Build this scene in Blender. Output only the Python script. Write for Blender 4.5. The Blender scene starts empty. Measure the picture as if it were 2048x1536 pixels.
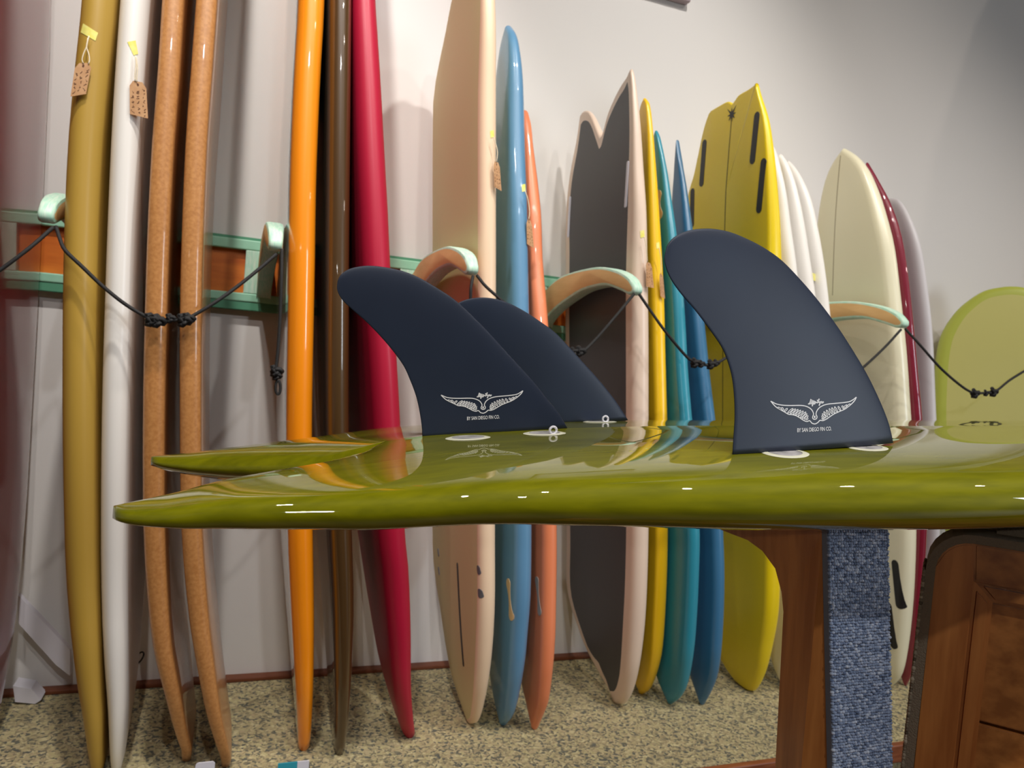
import bpy, bmesh, math, random
import numpy as np
from mathutils import Vector, Matrix
from mathutils.bvhtree import BVHTree

random.seed(7); rng = np.random.default_rng(7)
S = bpy.context.scene
COL = S.collection

# ------------------------------------------------------------------ camera
F = 1500.0; EYE = 0.9
RHO = math.atan((1057 - 730) / (5054 - 1024.0))
PITCH = math.atan((768 - 730) * math.cos(RHO) / F)
YAW = math.radians(20.374478); DIST = 2.1084563
_f0 = np.array([math.sin(YAW), math.cos(YAW), 0.0])
_R = np.array([math.cos(YAW), -math.sin(YAW), 0.0])
_Z = np.array([0, 0, 1.0])
_FW = _f0 * math.cos(PITCH) - _Z * math.sin(PITCH)
_U = _Z * math.cos(PITCH) + _f0 * math.sin(PITCH)
CX = math.cos(RHO) * _R + math.sin(RHO) * _U
CY = math.cos(RHO) * _U - math.sin(RHO) * _R
CAM = np.array([0, -DIST, EYE])
cd = bpy.data.cameras.new('camera'); cam = bpy.data.objects.new('camera', cd); COL.objects.link(cam)
cd.sensor_width = 36; cd.lens = F / 2048 * 36; cd.clip_start = .02
m = Matrix.Identity(4)
for i in range(3):
    m[i][0] = CX[i]; m[i][1] = CY[i]; m[i][2] = -_FW[i]; m[i][3] = CAM[i]
cam.matrix_world = m
cd.dof.use_dof = True; cd.dof.focus_distance = .62; cd.dof.aperture_fstop = 17
S.camera = cam
S.view_settings.view_transform = 'Standard'; S.view_settings.look = 'None'
S.view_settings.gamma = 1; S.view_settings.use_curve_mapping = False
S.view_settings.exposure = 0.0

# ------------------------------------------------------------------ world and lamps
w = bpy.data.worlds.new('world'); S.world = w; w.use_nodes = True
w.node_tree.nodes['Background'].inputs[0].default_value = (1, .9, .8, 1)
w.node_tree.nodes['Background'].inputs[1].default_value = .15

def spot(name, loc, target, power, size=70, blend=.6, color=(1, .88, .76), radius=.03):
    ld = bpy.data.lights.new(name, 'SPOT'); o = bpy.data.objects.new(name, ld); COL.objects.link(o)
    ld.energy = power; ld.spot_size = math.radians(size); ld.spot_blend = blend; ld.color = color
    ld.shadow_soft_size = radius
    o.location = loc
    o.rotation_euler = (Vector(target) - Vector(loc)).to_track_quat('-Z', 'Y').to_euler()
    return o
def area(name, loc, target, power, sx, sy, color=(1, .95, .9)):
    ld = bpy.data.lights.new(name, 'AREA'); o = bpy.data.objects.new(name, ld); COL.objects.link(o)
    ld.shape = 'RECTANGLE'; ld.size = sx; ld.size_y = sy; ld.energy = power; ld.color = color
    o.location = loc
    o.rotation_euler = (Vector(target) - Vector(loc)).to_track_quat('-Z', 'Y').to_euler()
    return o
WARM = (1, .95, .89)
spot('track_spot', (-.2, -1.45, 3.05), (-.2, 0, 1.3), 140, 62, .7, WARM, .04)
spot('track_spot', (.95, -1.5, 3.05), (.8, 0, 1.4), 92, 74, .8, WARM, .04)
spot('track_spot', (1.9, -1.9, 3.05), (1.9, 0, 1.2), 46, 66, .9, (1, .90, .79), .04)
spot('track_spot', (5.6, -2.4, 2.75), (2.6, 0, 1.4), 44, 46, .7, (1, .88, .76), .06)
for _i, _x in enumerate((-1.1, -.3, .5, 1.3, 2.1, 2.9)):
    spot('downlight_and_fill', (_x, -2.5, 3.1), (_x, -1.3, 0), 48, 105, .6, (1, .95, .89), .025)
spot('downlight_and_fill', (.2, -3.8, 3.1), (.3, -1.5, .8), 75, 60, .8, (.96, .97, 1), .05)
spot('downlight_and_fill', (-1.5, -4.2, 1.5), (.6, -1.6, .5), 32, 42, .9, (1, .96, .92), .03)  # low fill added from the front left for the stand, not a ceiling lamp
area('cool_fill', (3.7, -3.9, 1.35), (.4, -1.6, .92), 42, .9, 1.1, (.84, .92, 1))  # cool area fill added at the front right, no window stands there

# ------------------------------------------------------------------ materials
def lin(c):
    return tuple(((v / 255) / 12.92 if v / 255 <= .04045 else ((v / 255 + .055) / 1.055) ** 2.4) for v in c) + (1,)
_m = {}
def mat(name, rgb, rough=.5, coat=0.0, coat_rough=.03, spec=.5, rgb2=None, scale=30, stretch=(1, 1, 1), detail=4,
        ramp=(.35, .65), bump=0.0, bump_scale=None, metal=0.0, ior=1.5):
    if name in _m: return _m[name]
    M = bpy.data.materials.new(name); M.use_nodes = True; N = M.node_tree.nodes; L = M.node_tree.links
    b = N['Principled BSDF']
    b.inputs['Base Color'].default_value = lin(rgb); b.inputs['Roughness'].default_value = rough
    b.inputs['Coat Weight'].default_value = coat; b.inputs['Coat Roughness'].default_value = coat_rough
    b.inputs['Coat IOR'].default_value = ior
    b.inputs['Specular IOR Level'].default_value = spec; b.inputs['Metallic'].default_value = metal
    if rgb2 or bump:
        tc = N.new('ShaderNodeTexCoord'); mp = N.new('ShaderNodeMapping'); mp.inputs['Scale'].default_value = stretch
        L.new(tc.outputs['Object'], mp.inputs['Vector'])
    if rgb2:
        nz = N.new('ShaderNodeTexNoise'); nz.inputs['Scale'].default_value = scale; nz.inputs['Detail'].default_value = detail
        L.new(mp.outputs[0], nz.inputs['Vector'])
        r = N.new('ShaderNodeValToRGB'); r.color_ramp.elements[0].position = ramp[0]; r.color_ramp.elements[1].position = ramp[1]
        r.color_ramp.elements[0].color = lin(rgb); r.color_ramp.elements[1].color = lin(rgb2)
        L.new(nz.outputs['Fac'], r.inputs['Fac']); L.new(r.outputs[0], b.inputs['Base Color'])
    if bump:
        n2 = N.new('ShaderNodeTexNoise'); n2.inputs['Scale'].default_value = bump_scale or scale; n2.inputs['Detail'].default_value = 5
        L.new(mp.outputs[0], n2.inputs['Vector'])
        bp = N.new('ShaderNodeBump'); bp.inputs['Strength'].default_value = bump; bp.inputs['Distance'].default_value = .002
        L.new(n2.outputs['Fac'], bp.inputs['Height']); L.new(bp.outputs[0], b.inputs['Normal'])
    _m[name] = M
    return M

def speckle_carpet():
    M = bpy.data.materials.new('speckled carpet'); M.use_nodes = True; N = M.node_tree.nodes; L = M.node_tree.links
    b = N['Principled BSDF']; b.inputs['Roughness'].default_value = .95; b.inputs['Specular IOR Level'].default_value = .15
    tc = N.new('ShaderNodeTexCoord')
    nz = N.new('ShaderNodeTexNoise'); nz.inputs['Scale'].default_value = 60; nz.inputs['Detail'].default_value = 2
    L.new(tc.outputs['Object'], nz.inputs['Vector'])
    mx = N.new('ShaderNodeVectorMath'); mx.operation = 'MULTIPLY_ADD'
    mx.inputs[1].default_value = (.02, .02, .0); L.new(nz.outputs['Color'], mx.inputs[0]); L.new(tc.outputs['Object'], mx.inputs[2])
    vo = N.new('ShaderNodeTexVoronoi'); vo.inputs['Scale'].default_value = 165; L.new(mx.outputs[0], vo.inputs['Vector'])
    sp = N.new('ShaderNodeSeparateColor'); L.new(vo.outputs['Color'], sp.inputs[0])
    r = N.new('ShaderNodeValToRGB'); e = r.color_ramp.elements
    e[0].position = 0; e[0].color = lin((96, 98, 92)); e[1].position = 1; e[1].color = lin((200, 190, 148))
    for p, c in ((.16, (108, 106, 92)), (.3, (150, 140, 110)), (.45, (166, 153, 119)), (.6, (184, 174, 130)), (.8, (176, 160, 126))):
        x = e.new(p); x.color = lin(c)
    L.new(sp.outputs[0], r.inputs[0]); L.new(r.outputs[0], b.inputs['Base Color'])
    bp = N.new('ShaderNodeBump'); bp.inputs['Strength'].default_value = .6; bp.inputs['Distance'].default_value = .004
    L.new(vo.outputs['Distance'], bp.inputs['Height']); L.new(bp.outputs[0], b.inputs['Normal'])
    return M

def carpet_loops(name, c1, c2, c3):
    M = bpy.data.materials.new(name); M.use_nodes = True; N = M.node_tree.nodes; L = M.node_tree.links
    b = N['Principled BSDF']; b.inputs['Roughness'].default_value = .9; b.inputs['Specular IOR Level'].default_value = .2
    a = N.new('ShaderNodeAttribute'); a.attribute_name = 'yarn'
    r = N.new('ShaderNodeValToRGB'); e = r.color_ramp.elements
    e[0].color = lin(c1); e[1].color = lin(c3); x = e.new(.5); x.color = lin(c2)
    L.new(a.outputs['Fac'], r.inputs[0]); L.new(r.outputs[0], b.inputs['Base Color'])
    return M

WALL = mat('painted wall', (224, 221, 218), .85, spec=.2, bump=.05, bump_scale=180)
CEIL = mat('ceiling paint', (96, 90, 84), .9)
BROOM = mat('dim room paint', (112, 104, 96), .9)
CARPET = speckle_carpet()
WOODTRIM = mat('reddish wood trim', (150, 88, 52), .45, rgb2=(120, 62, 32), scale=14, stretch=(1, 8, 8), bump=.1)
DARKFLOOR = mat('dark wood floor', (96, 62, 40), .5, rgb2=(66, 40, 24), scale=6, stretch=(1, 10, 1))
MINT = mat('mint paint', (150, 206, 176), .5, rgb2=(160, 214, 186), scale=25, bump=.06)
MINTD = mat('deep mint paint', (84, 150, 118), .5)
MINTL = mat('worn pale mint paint', (168, 216, 192), .5, rgb2=(206, 226, 208), scale=50, stretch=(8, 1, 1), bump=.1)
PLY = mat('tan plywood', (222, 182, 124), .6, rgb2=(214, 172, 114), scale=20, stretch=(1, .5, 3), bump=.04)
PANELO = mat('orange stained wood', (222, 124, 44), .4, rgb2=(192, 94, 28), scale=5, stretch=(1, 1, 6), bump=.04)
BLACKC = mat('black cord', (24, 22, 22), .7, bump=.4, bump_scale=900)
OLIVE = mat('olive gloss resin', (128, 126, 2), .5, 1.0, .012, .08, rgb2=(112, 112, 1), scale=16, stretch=(1, 10, 10), ior=1.64)
FINM = mat('charcoal blue fin composite', (30, 41, 62), .5, rgb2=(27, 37, 57), scale=12, bump=.02, bump_scale=1200, spec=.45)
INK = mat('white print', (236, 236, 240), .6)
PLUGW = mat('white resin ring', (232, 230, 205), .3)
PLUGG = mat('grey plug plastic', (150, 148, 148), .35, rgb2=(205, 200, 200), scale=80)
WOODST = mat('varnished brown wood', (206, 134, 68), .38, .3, .15, rgb2=(164, 96, 42), scale=7, stretch=(9, 9, .9), bump=.05)
WOODPL = mat('varnished plank wood', (186, 120, 58), .4, .3, .2, rgb2=(144, 86, 36), scale=7, stretch=(1.2, 9, 9), bump=.05)
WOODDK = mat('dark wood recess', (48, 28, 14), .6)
LOOPB = carpet_loops('blue grey carpet loops', (104, 120, 150), (158, 174, 202), (214, 223, 238))
LOOPG = carpet_loops('taupe carpet loops', (92, 82, 68), (140, 128, 108), (184, 172, 150))
BACKING = mat('carpet backing', (120, 126, 138), .9)
KRAFT = mat('kraft card', (196, 152, 110), .8, rgb2=(182, 136, 94), scale=60)
SCRIB = mat('brown ink', (92, 52, 32), .8)
TAPE = mat('yellow masking tape', (232, 222, 104), .6, rgb2=(240, 232, 140), scale=80)
STRING = mat('cream string', (236, 220, 190), .8)
BLACKP = mat('black plastic', (26, 26, 28), .45)
GREYP = mat('grey plastic', (96, 96, 100), .4)
WHITEP = mat('white plastic', (226, 224, 234), .5)
TEALC = mat('teal card', (50, 160, 180), .5)

# ------------------------------------------------------------------ helpers
def wloc(o):
    v = Vector((0, 0, 0))
    while o is not None:
        v = v + o.location; o = o.parent
    return v
def obj(name, V, Fc, mats, parent=None, base=None, smooth=True, midx=None, flat_angle=None):
    if not isinstance(mats, (list, tuple)): mats = [mats]
    L = wloc(parent) if parent is not None else Vector(base if base is not None else (0, 0, 0))
    me = bpy.data.meshes.new(name)
    me.from_pydata([(v[0] - L.x, v[1] - L.y, v[2] - L.z) for v in V], [], [tuple(f) for f in Fc])
    for x in mats: me.materials.append(x)
    if midx is not None: me.polygons.foreach_set('material_index', list(midx))
    me.polygons.foreach_set('use_smooth', [smooth] * len(me.polygons))
    me.validate(); me.update()
    if flat_angle: me.set_sharp_from_angle(angle=math.radians(flat_angle))
    o = bpy.data.objects.new(name, me); COL.objects.link(o)
    if parent is not None: o.parent = parent
    else: o.location = L
    return o
def from_bm(name, bm, mats, parent=None, base=None, smooth=True, flat_angle=None):
    bmesh.ops.recalc_face_normals(bm, faces=bm.faces)
    bm.verts.index_update()
    V = [v.co.copy() for v in bm.verts]; Fc = [[v.index for v in f.verts] for f in bm.faces]; mi = [f.material_index for f in bm.faces]
    bm.free()
    return obj(name, V, Fc, mats, parent, base, smooth, mi, flat_angle)
def tag(o, label, cat, group=None):
    o['label'] = label; o['category'] = cat
    if group: o['group'] = group
    return o
def thing(name, label, cat, loc, group=None):
    o = bpy.data.objects.new(name, None); COL.objects.link(o); o.location = loc; o.empty_display_size = .05
    return tag(o, label, cat, group)
def struct(o):
    o['kind'] = 'structure'; return o
def ray(x, y): return _FW * F + CX * (x - 1024) - CY * (y - 768)
def on_plane(px, n, p0):
    n = np.array(n, float); k = ray(*px); t = ((np.array(p0) - CAM) @ n) / (k @ n)
    return CAM + k * t
def on_x(px, x): return on_plane(px, (1, 0, 0), (x, 0, 0))
def on_y(px, y): return on_plane(px, (0, 1, 0), (0, y, 0))
def on_z(px, z): return on_plane(px, (0, 0, 1), (0, 0, z))
def depth(p): return float((np.array(p) - CAM) @ _FW)
def box(bm, x0, x1, y0, y1, z0, z1, bev=0.0):
    vs = [bm.verts.new((x, y, z)) for x in (x0, x1) for y in (y0, y1) for z in (z0, z1)]
    fs = [(0, 1, 3, 2), (4, 6, 7, 5), (0, 4, 5, 1), (2, 3, 7, 6), (0, 2, 6, 4), (1, 5, 7, 3)]
    F_ = [bm.faces.new([vs[i] for i in f]) for f in fs]
    if bev:
        es = list({e for f in F_ for e in f.edges})
        bmesh.ops.bevel(bm, geom=es, offset=bev, segments=2, affect='EDGES', profile=.5)
def box_obj(name, ext, m_, parent=None, base=None, bev=0.0):
    bm = bmesh.new(); box(bm, *ext, bev=bev)
    return from_bm(name, bm, m_, parent, base, smooth=False)
def spline(P, n):
    P = [np.array(p, float) for p in P]
    if len(P) < 3:
        return [P[0] + (P[-1] - P[0]) * i / (n - 1) for i in range(n)]
    d = [0.0]
    for a, b in zip(P, P[1:]): d.append(d[-1] + max(np.linalg.norm(b - a), 1e-9) ** .5)
    out = []
    for t in np.linspace(0, d[-1], n):
        k = min(max(int(np.searchsorted(d, t)) - 1, 0), len(P) - 2)
        p1, p2 = P[k], P[k + 1]; h = d[k + 1] - d[k]; u = (t - d[k]) / h
        def tan(i):
            if i == 0: return (P[1] - P[0]) / (d[1] - d[0])
            if i == len(P) - 1: return (P[-1] - P[-2]) / (d[-1] - d[-2])
            return (P[i + 1] - P[i - 1]) / (d[i + 1] - d[i - 1])
        m1, m2 = tan(k) * h, tan(k + 1) * h
        out.append(p1 * (2*u**3 - 3*u**2 + 1) + m1 * (u**3 - 2*u**2 + u) + p2 * (-2*u**3 + 3*u**2) + m2 * (u**3 - u**2))
    return out
def tube_vf(path, r, seg=8, closed=False):
    V, Fc = [], []; n = len(path); path = [np.array(p, float) for p in path]
    up = np.array([.31, .22, .92])
    for i, p in enumerate(path):
        t = path[min(i + 1, n - 1)] - path[max(i - 1, 0)]; t /= max(np.linalg.norm(t), 1e-9)
        a = np.cross(t, up); a /= max(np.linalg.norm(a), 1e-9); b = np.cross(t, a)
        rr = r(i / (n - 1)) if callable(r) else r
        for k in range(seg):
            th = 2 * math.pi * k / seg; V.append(p + rr * (math.cos(th) * a + math.sin(th) * b))
    for i in range(n - 1):
        for k in range(seg):
            k2 = (k + 1) % seg
            Fc.append((i*seg + k, i*seg + k2, (i+1)*seg + k2, (i+1)*seg + k))
    Fc.append(tuple(range(seg - 1, -1, -1))); Fc.append(tuple((n - 1) * seg + k for k in range(seg)))
    return V, Fc
def tube(name, path, r, m_, parent=None, base=None, seg=8):
    V, Fc = tube_vf(path, r, seg)
    return obj(name, V, Fc, m_, parent, base)
def knot(name, p, r, m_, parent):
    "a lumpy overhand knot: a short turn of cord wound on itself"
    p = np.array(p, float); path = []
    for i in range(22):
        t = i / 21 * 2 * math.pi * 1.6
        path.append(p + np.array([(math.cos(t) + 2 * math.cos(2 * t)) * r * .5, math.sin(3 * t) * r * .5, (math.sin(t) - 2 * math.sin(2 * t)) * r * .42]))
    V, Fc = tube_vf(path, r * .55, 6)
    return obj(name, V, Fc, m_, parent)
def bvh_of(o):
    L = wloc(o); me = o.data
    return BVHTree.FromPolygons([v.co + L for v in me.vertices], [tuple(p.vertices) for p in me.polygons])
def hit(bvh, px):
    k = ray(*px); k = k / np.linalg.norm(k)
    loc, nrm, i, d = bvh.ray_cast(Vector(CAM), Vector(k))
    if loc is None: return None, None
    if nrm.dot(Vector(k)) > 0: nrm = -nrm
    return loc, nrm
I = np.interp

# ------------------------------------------------------------------ room shell
X0, X1, Y0, HZ, LOWZ = -3.0, 7.0, -5.0, 3.2, -.1
STEP = -.668
struct(box_obj('wall_back', (X0, X1, 0, .1, LOWZ, HZ), WALL))
struct(box_obj('wall_left', (X0 - .1, X0, Y0, .1, LOWZ, HZ), WALL))
struct(box_obj('wall_right', (X1, X1 + .1, Y0, .1, LOWZ, HZ), WALL))
struct(box_obj('wall_front', (X0, X1, Y0 - .1, Y0, LOWZ, HZ), BROOM))
struct(box_obj('ceiling', (X0, X1, Y0, 0, HZ, HZ + .1), CEIL))
struct(box_obj('floor', (X0, X1, STEP, 0, LOWZ, 0), CARPET))
struct(box_obj('floor', (X0, X1, Y0, STEP, LOWZ - .1, LOWZ), DARKFLOOR))
struct(box_obj('trim_1', (X0, X1, STEP - .018, STEP, -.045, .002), WOODTRIM, bev=.003))
struct(box_obj('baseboard_back', (X0, X1, -.03, 0, 0, .012), mat('dark brown skirting', (112, 60, 34), .5), bev=.003))

# ------------------------------------------------------------------ the olive board on the stands (upside down, fins up)
YC = -1.48
XT = -.064
CZ = [(XT, .7925), (-.03, .7985), (0, .8055), (.08, .8190), (.157, .832), (.224, .839), (.291, .8448), (.42, .853), (.62, .862), (.9, .876), (1.15, .888), (1.35, .890), (1.55, .882), (1.75, .862)]
HW = [(XT, .114), (XT + .005, .124), (-.045, .132), (-.02, .141), (0, .147), (.05, .162), (.1, .178), (.17, .196), (.28, .211), (.385, .221), (.56, .236), (.8, .246), (1.05, .244), (1.3, .215), (1.5, .16), (1.65, .09), (1.72, .045), (1.745, .012)]
TH = [(XT, .008), (-.052, .013), (-.035, .018), (0, .028), (0.05, .036), (.1, .043), (.17, .049), (.28, .060), (.385, .068), (.56, .073), (.8, .075), (1.0, .075), (1.2, .068), (1.4, .057), (1.6, .033), (1.745, .010)]
NOTCH = .125
WIN = [(XT, .110), (-.058, .103), (-.045, .096), (-.02, .084), (.03, .057), (.09, .023), (.115, .007), (NOTCH, 0)]
def sm(tab, x): return float(I(x, [a for a, b in tab], [b for a, b in tab]))
_cz = spline(CZ, 400); _czx = [p[0] for p in _cz]; _czz = [p[1] for p in _cz]
_th = spline(TH, 400); _thx = [p[0] for p in _th]; _thz = [p[1] for p in _th]
_hw = spline(HW, 400); _hwx = [p[0] for p in _hw]; _hwz = [p[1] for p in _hw]
def cz(x): return float(I(x, _czx, _czz))
def hw(x): return float(I(x, _hwx, _hwz))
# profile: (distance fraction across from stringer to rail, z offset in units of thickness)
PROF = [(0, .022), (.02, .018), (.06, .008), (.14, .0), (.26, -.010), (.4, -.026), (.52, -.048), (.64, -.082), (.74, -.122), (.82, -.168), (.88, -.214), (.925, -.262), (.955, -.312), (.976, -.37), (.991, -.45),
        (1.0, -.56), (.995, -.65), (.978, -.74), (.945, -.815), (.88, -.88), (.76, -.93), (.55, -.96), (.25, -.985), (0, -1.0)]
TILT = -.030
def board_section(x, side):
    h, wi, T, z0 = hw(x), sm(WIN, x), float(I(x, _thx, _thz)), cz(x)
    pts = []
    lobe = min(1, max(0, (NOTCH - x) / .06))
    for u, o in PROF:
        wv = wi + (h - wi) * u
        if side > 0 and o > -.5: o = o * .45
        oo = o
        if lobe > 0 and u < .35:      # the inner edge of a tail lobe is rounded too
            q = 1 - u / .35
            if o > -.5: oo = o * (1 - lobe) + lobe * (o - .33 * q ** 3)
            else: oo = o + lobe * .30 * q ** 3
        y = side * wv
        pts.append((x, YC + y, z0 + oo * T + TILT * y * (1 if x > 0 else max(0, 1 + x / .08))))
    return pts
def build_main_board():
    xs = sorted(set(list(np.linspace(XT, -.03, 12)) + list(np.linspace(-.03, NOTCH, 22)) + list(np.linspace(NOTCH, 1.0, 60)) + list(np.linspace(1.0, 1.745, 30))))
    bm = bmesh.new(); np_ = len(PROF)
    for side in (-1, 1):
        rings = []
        for x in xs:
            p = board_section(x, side); r = [bm.verts.new(q) for q in p]
            a, b = np.array(p[0]), np.array(p[-1]); inner = []
            bulge = .35 * abs(a[2] - b[2]) * min(1, max(0, (NOTCH - x) / .05))
            bulge = min(bulge, abs(p[0][1] - YC) * .8)
            for t in (.2, .5, .8):
                q = a + (b - a) * t; q[1] -= side * bulge * 4 * t * (1 - t)
                inner.append(bm.verts.new(q))
            rings.append((r, inner))
        for j in range(len(xs) - 1):
            (r0, i0), (r1, i1) = rings[j], rings[j + 1]
            for k in range(np_ - 1): bm.faces.new((r0[k], r1[k], r1[k + 1], r0[k + 1]))
            if xs[j + 1] <= NOTCH + 1e-9:
                c0 = [r0[-1]] + i0[::-1] + [r0[0]]; c1 = [r1[-1]] + i1[::-1] + [r1[0]]
                for k in range(4): bm.faces.new((c0[k], c1[k], c1[k + 1], c0[k + 1]))
        r0, i0 = rings[0]; bm.faces.new(r0 + i0[::-1])
        r1, i1 = rings[-1]; bm.faces.new(r1)
    bmesh.ops.remove_doubles(bm, verts=bm.verts, dist=1e-5)
    loose = [v for v in bm.verts if not v.link_faces]
    bmesh.ops.delete(bm, geom=loose, context='VERTS')
    return bm
main = thing('surfboard', 'glossy olive green swallow tail surfboard lying fins up on the stand', 'surfboard', (.5, YC, .79))
hull = from_bm('hull', build_main_board(), OLIVE, main)
HB = bvh_of(hull)
def on_hull(x, y):
    loc, nrm, i, d = HB.ray_cast(Vector((x, y, 2)), Vector((0, 0, -1)))
    if loc is None: return Vector((x, y, cz(x))), Vector((0, 0, 1))
    return loc, (nrm if nrm.z > 0 else -nrm)
def ellipse_patch(name, cx, cy, rx, ry, m_, parent, lift=.0006, r_in=0.0, rot=0.0, n=36):
    V, Fc = [], []
    rows = [1.0, .5, 0.02] if r_in == 0 else [1.0, .5 + r_in / 2, r_in]
    for f in rows:
        for k in range(n):
            a = 2 * math.pi * k / n; dx, dy = rx * f * math.cos(a), ry * f * math.sin(a)
            x = cx + dx * math.cos(rot) - dy * math.sin(rot); y = cy + dx * math.sin(rot) + dy * math.cos(rot)
            l, nn = on_hull(x, y); V.append(l + nn * (lift if f < 1 or r_in == 0 else lift * .3))
    for r in range(len(rows) - 1):
        for k in range(n):
            k2 = (k + 1) % n; Fc.append((r*n + k, r*n + k2, (r+1)*n + k2, (r+1)*n + k))
    return obj(name, V, Fc, m_, parent)

def fin_mesh(lead, trail, n, thick, inner):
    """lead, trail: 3-D polylines base->tip in the plane of the fin with normal n; foiled."""
    NN, MM = 56, 22
    def resample(P):
        P = spline(P, 300); d = [0]
        for a, b in zip(P, P[1:]): d.append(d[-1] + np.linalg.norm(b - a))
        d = np.array(d) / d[-1]; A = np.array(P)
        ts = np.linspace(0, 1, NN) ** .92; ts = 1 - (1 - np.linspace(0, 1, NN)) ** 1.35
        return np.stack([np.interp(ts, d, A[:, i]) for i in range(3)], 1)
    Lc, Tc = resample(lead), resample(trail); n = np.array(n, float); n /= np.linalg.norm(n)
    bm = bmesh.new(); grid = {}
    base_ch = np.linalg.norm(Lc[0] - Tc[0])
    for s in (1, -1):
        for i in range(NN):
            ch = np.linalg.norm(Lc[i] - Tc[i])
            for j in range(MM + 1):
                u = .5 - .5 * math.cos(math.pi * j / MM)
                p = Lc[i] + (Tc[i] - Lc[i]) * u
                foil = 2.6 * (u ** .55) * ((1 - u) ** .95) if u > 0 else 0
                t = thick * foil * (ch / base_ch) ** .5 * (1 - .45 * i / NN)
                t += .0006 * (0 < j < MM)
                grid[s, i, j] = bm.verts.new(p + n * s * t * .5)
        for i in range(NN - 1):
            for j in range(MM):
                q = (grid[s, i, j], grid[s, i + 1, j], grid[s, i + 1, j + 1], grid[s, i, j + 1])
                bm.faces.new(q if s > 0 else q[::-1])
    base = [grid[1, 0, j] for j in range(MM + 1)] + [grid[-1, 0, j] for j in range(MM, -1, -1)]
    bm.faces.new(base)
    bmesh.ops.remove_doubles(bm, verts=bm.verts, dist=2e-5)
    return bm

# near fin outline in picture pixels: leading edge base -> tip, trailing edge base -> tip
NEAR_L = [(1786, 886), (1778, 850), (1762, 808), (1736, 753), (1703, 697), (1671, 648), (1632, 596), (1593, 551), (1560, 518), (1527, 495), (1501, 481), (1469, 467), (1443, 460), (1417, 457), (1387, 459), (1365, 465), (1345, 477), (1334, 492)]
NEAR_T = [(1464.6, 909), (1466, 883), (1469, 831), (1467, 782), (1461, 743), (1446, 700.5), (1423, 665), (1391, 622), (1358, 583), (1339, 554), (1330, 528), (1329.5, 512), (1334, 492)]
CEN_L = [(1136, 858), (1118, 827), (1093, 796), (1065, 761), (1034, 727), (1002.5, 692.5), (971, 658), (940, 627), (909, 599), (871, 574), (834, 553), (802, 541), (774, 535), (743, 531.5), (718, 533), (696, 539), (681, 550), (675, 562)]
CEN_T = [(844.7, 876), (843, 849), (838, 817.5), (831, 789), (818, 755), (806, 730), (781, 696), (756, 667.5), (731, 642.5), (702.5, 617.5), (684, 599), (674.5, 580), (675, 562)]
FAR_L = [(1256, 840), (1246, 824), (1227, 796), (1199, 761), (1171, 730), (1140, 696), (1109, 664), (1077.5, 641), (1046, 620.6), (1015, 605), (987, 597), (962, 595), (937, 598), (918, 605), (908, 614)]
FAR_T = [(1042, 851), (1039, 820), (1030, 785), (1015, 750), (992, 716), (962, 686), (930, 660), (912, 640), (906, 624), (908, 614)]
def make_fin(Lp, Tp, p0, n, thick):
    conv = lambda P: [on_plane(q, n, p0) for q in P]
    f = from_bm('fin', fin_mesh(conv(Lp), conv(Tp), n, thick, 0), FINM, main)
    return f
NFP = np.array(hit(HB, (1780, 890))[0]); _q = np.array(hit(HB, (1466, 909))[0]); _d = NFP - _q
NFN = np.array([(_d[1] - .09 * _d[2]) / _d[0], -1, .09])
fin_near = make_fin(NEAR_L, NEAR_T, NFP, NFN, .010)
CFP = np.array([.2, YC, .84]); fin_cen = make_fin(CEN_L, CEN_T, CFP, (0, -1, 0), .009)
FFP = np.array(hit(HB, (1252, 842))[0]); fin_far = make_fin(FAR_L, FAR_T, FFP, (.05, -1, -.10), .009)

# emblem and lettering printed on two fins
EMB_TOP = [(205,315),(260,345),(330,375),(450,395),(600,400),(750,398),(850,405),(930,430),(990,470),(1025,520),(1040,570),(1025,610),(1020,640),(1040,665),(1062,670),(1090,662),(1105,640),(1105,610),(1088,575),(1095,530),(1120,480),(1170,430),(1250,390),(1340,370),(1500,355),(1650,340),(1750,320),(1820,280),(1875,235)]
EMB_BOT = [(1875,235),(1850,290),(1800,350),(1740,405),(1650,470),(1550,515),(1450,560),(1370,610),(1290,665),(1220,695),(1165,690),(1130,725),(1090,752),(1060,760),(1010,745),(975,705),(955,695),(920,712),(880,705),(830,680),(770,640),(700,600),(620,578),(550,570),(480,530),(400,485),(310,430),(250,370),(205,315)]
FEATH = [((345,435),(420,480)),((420,440),(450,490)),((530,458),(470,515)),((640,458),(535,545)),((690,466),(585,562)),((740,476),(640,578)),((790,490),(690,588)),((840,508),(740,608)),((890,525),(785,638)),((912,560),(820,655)),((932,600),(862,668)),((925,640),(900,680)),
         ((1755,370),(1690,432)),((1690,388),(1625,452)),((1595,408),(1630,462)),((1520,420),(1565,495)),((1450,425),(1505,525)),((1395,442),(1455,552)),((1345,462),(1405,562)),((1290,490),(1355,588)),((1240,520),(1315,622)),((1212,560),(1278,642)),((1203,600),(1248,662)),((1208,640),(1228,672))]
SIGN = [[(935,375),(965,350),(990,275),(978,330),(960,372),(1000,340),(1012,290),(1000,370),(1030,330),(1035,300),(1028,372),(1055,345),(1062,312),(1070,360),(1040,372)], [(1035,340),(1012,415)], [(1040,372),(1080,335),(1100,345)],
        [(1105,300),(1150,300)], [(1150,268),(1130,320),(1105,352),(1140,330),(1150,345),(1172,325),(1170,350),(1200,318),(1190,350),(1238,325)], [(1172,345),(1145,405)], [(1200,340),(1215,350),(1235,330)]]
def emb_near(p): return (1520 + p[0] * .1025, 770 + p[1] * .1025)
_A = np.array([[205, 315, 1], [1875, 235, 1], [1060, 760, 1]], float)
_M = np.linalg.solve(_A, np.array([[882, 790], [1045.5, 781.3], [966, 826.3]]))
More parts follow.
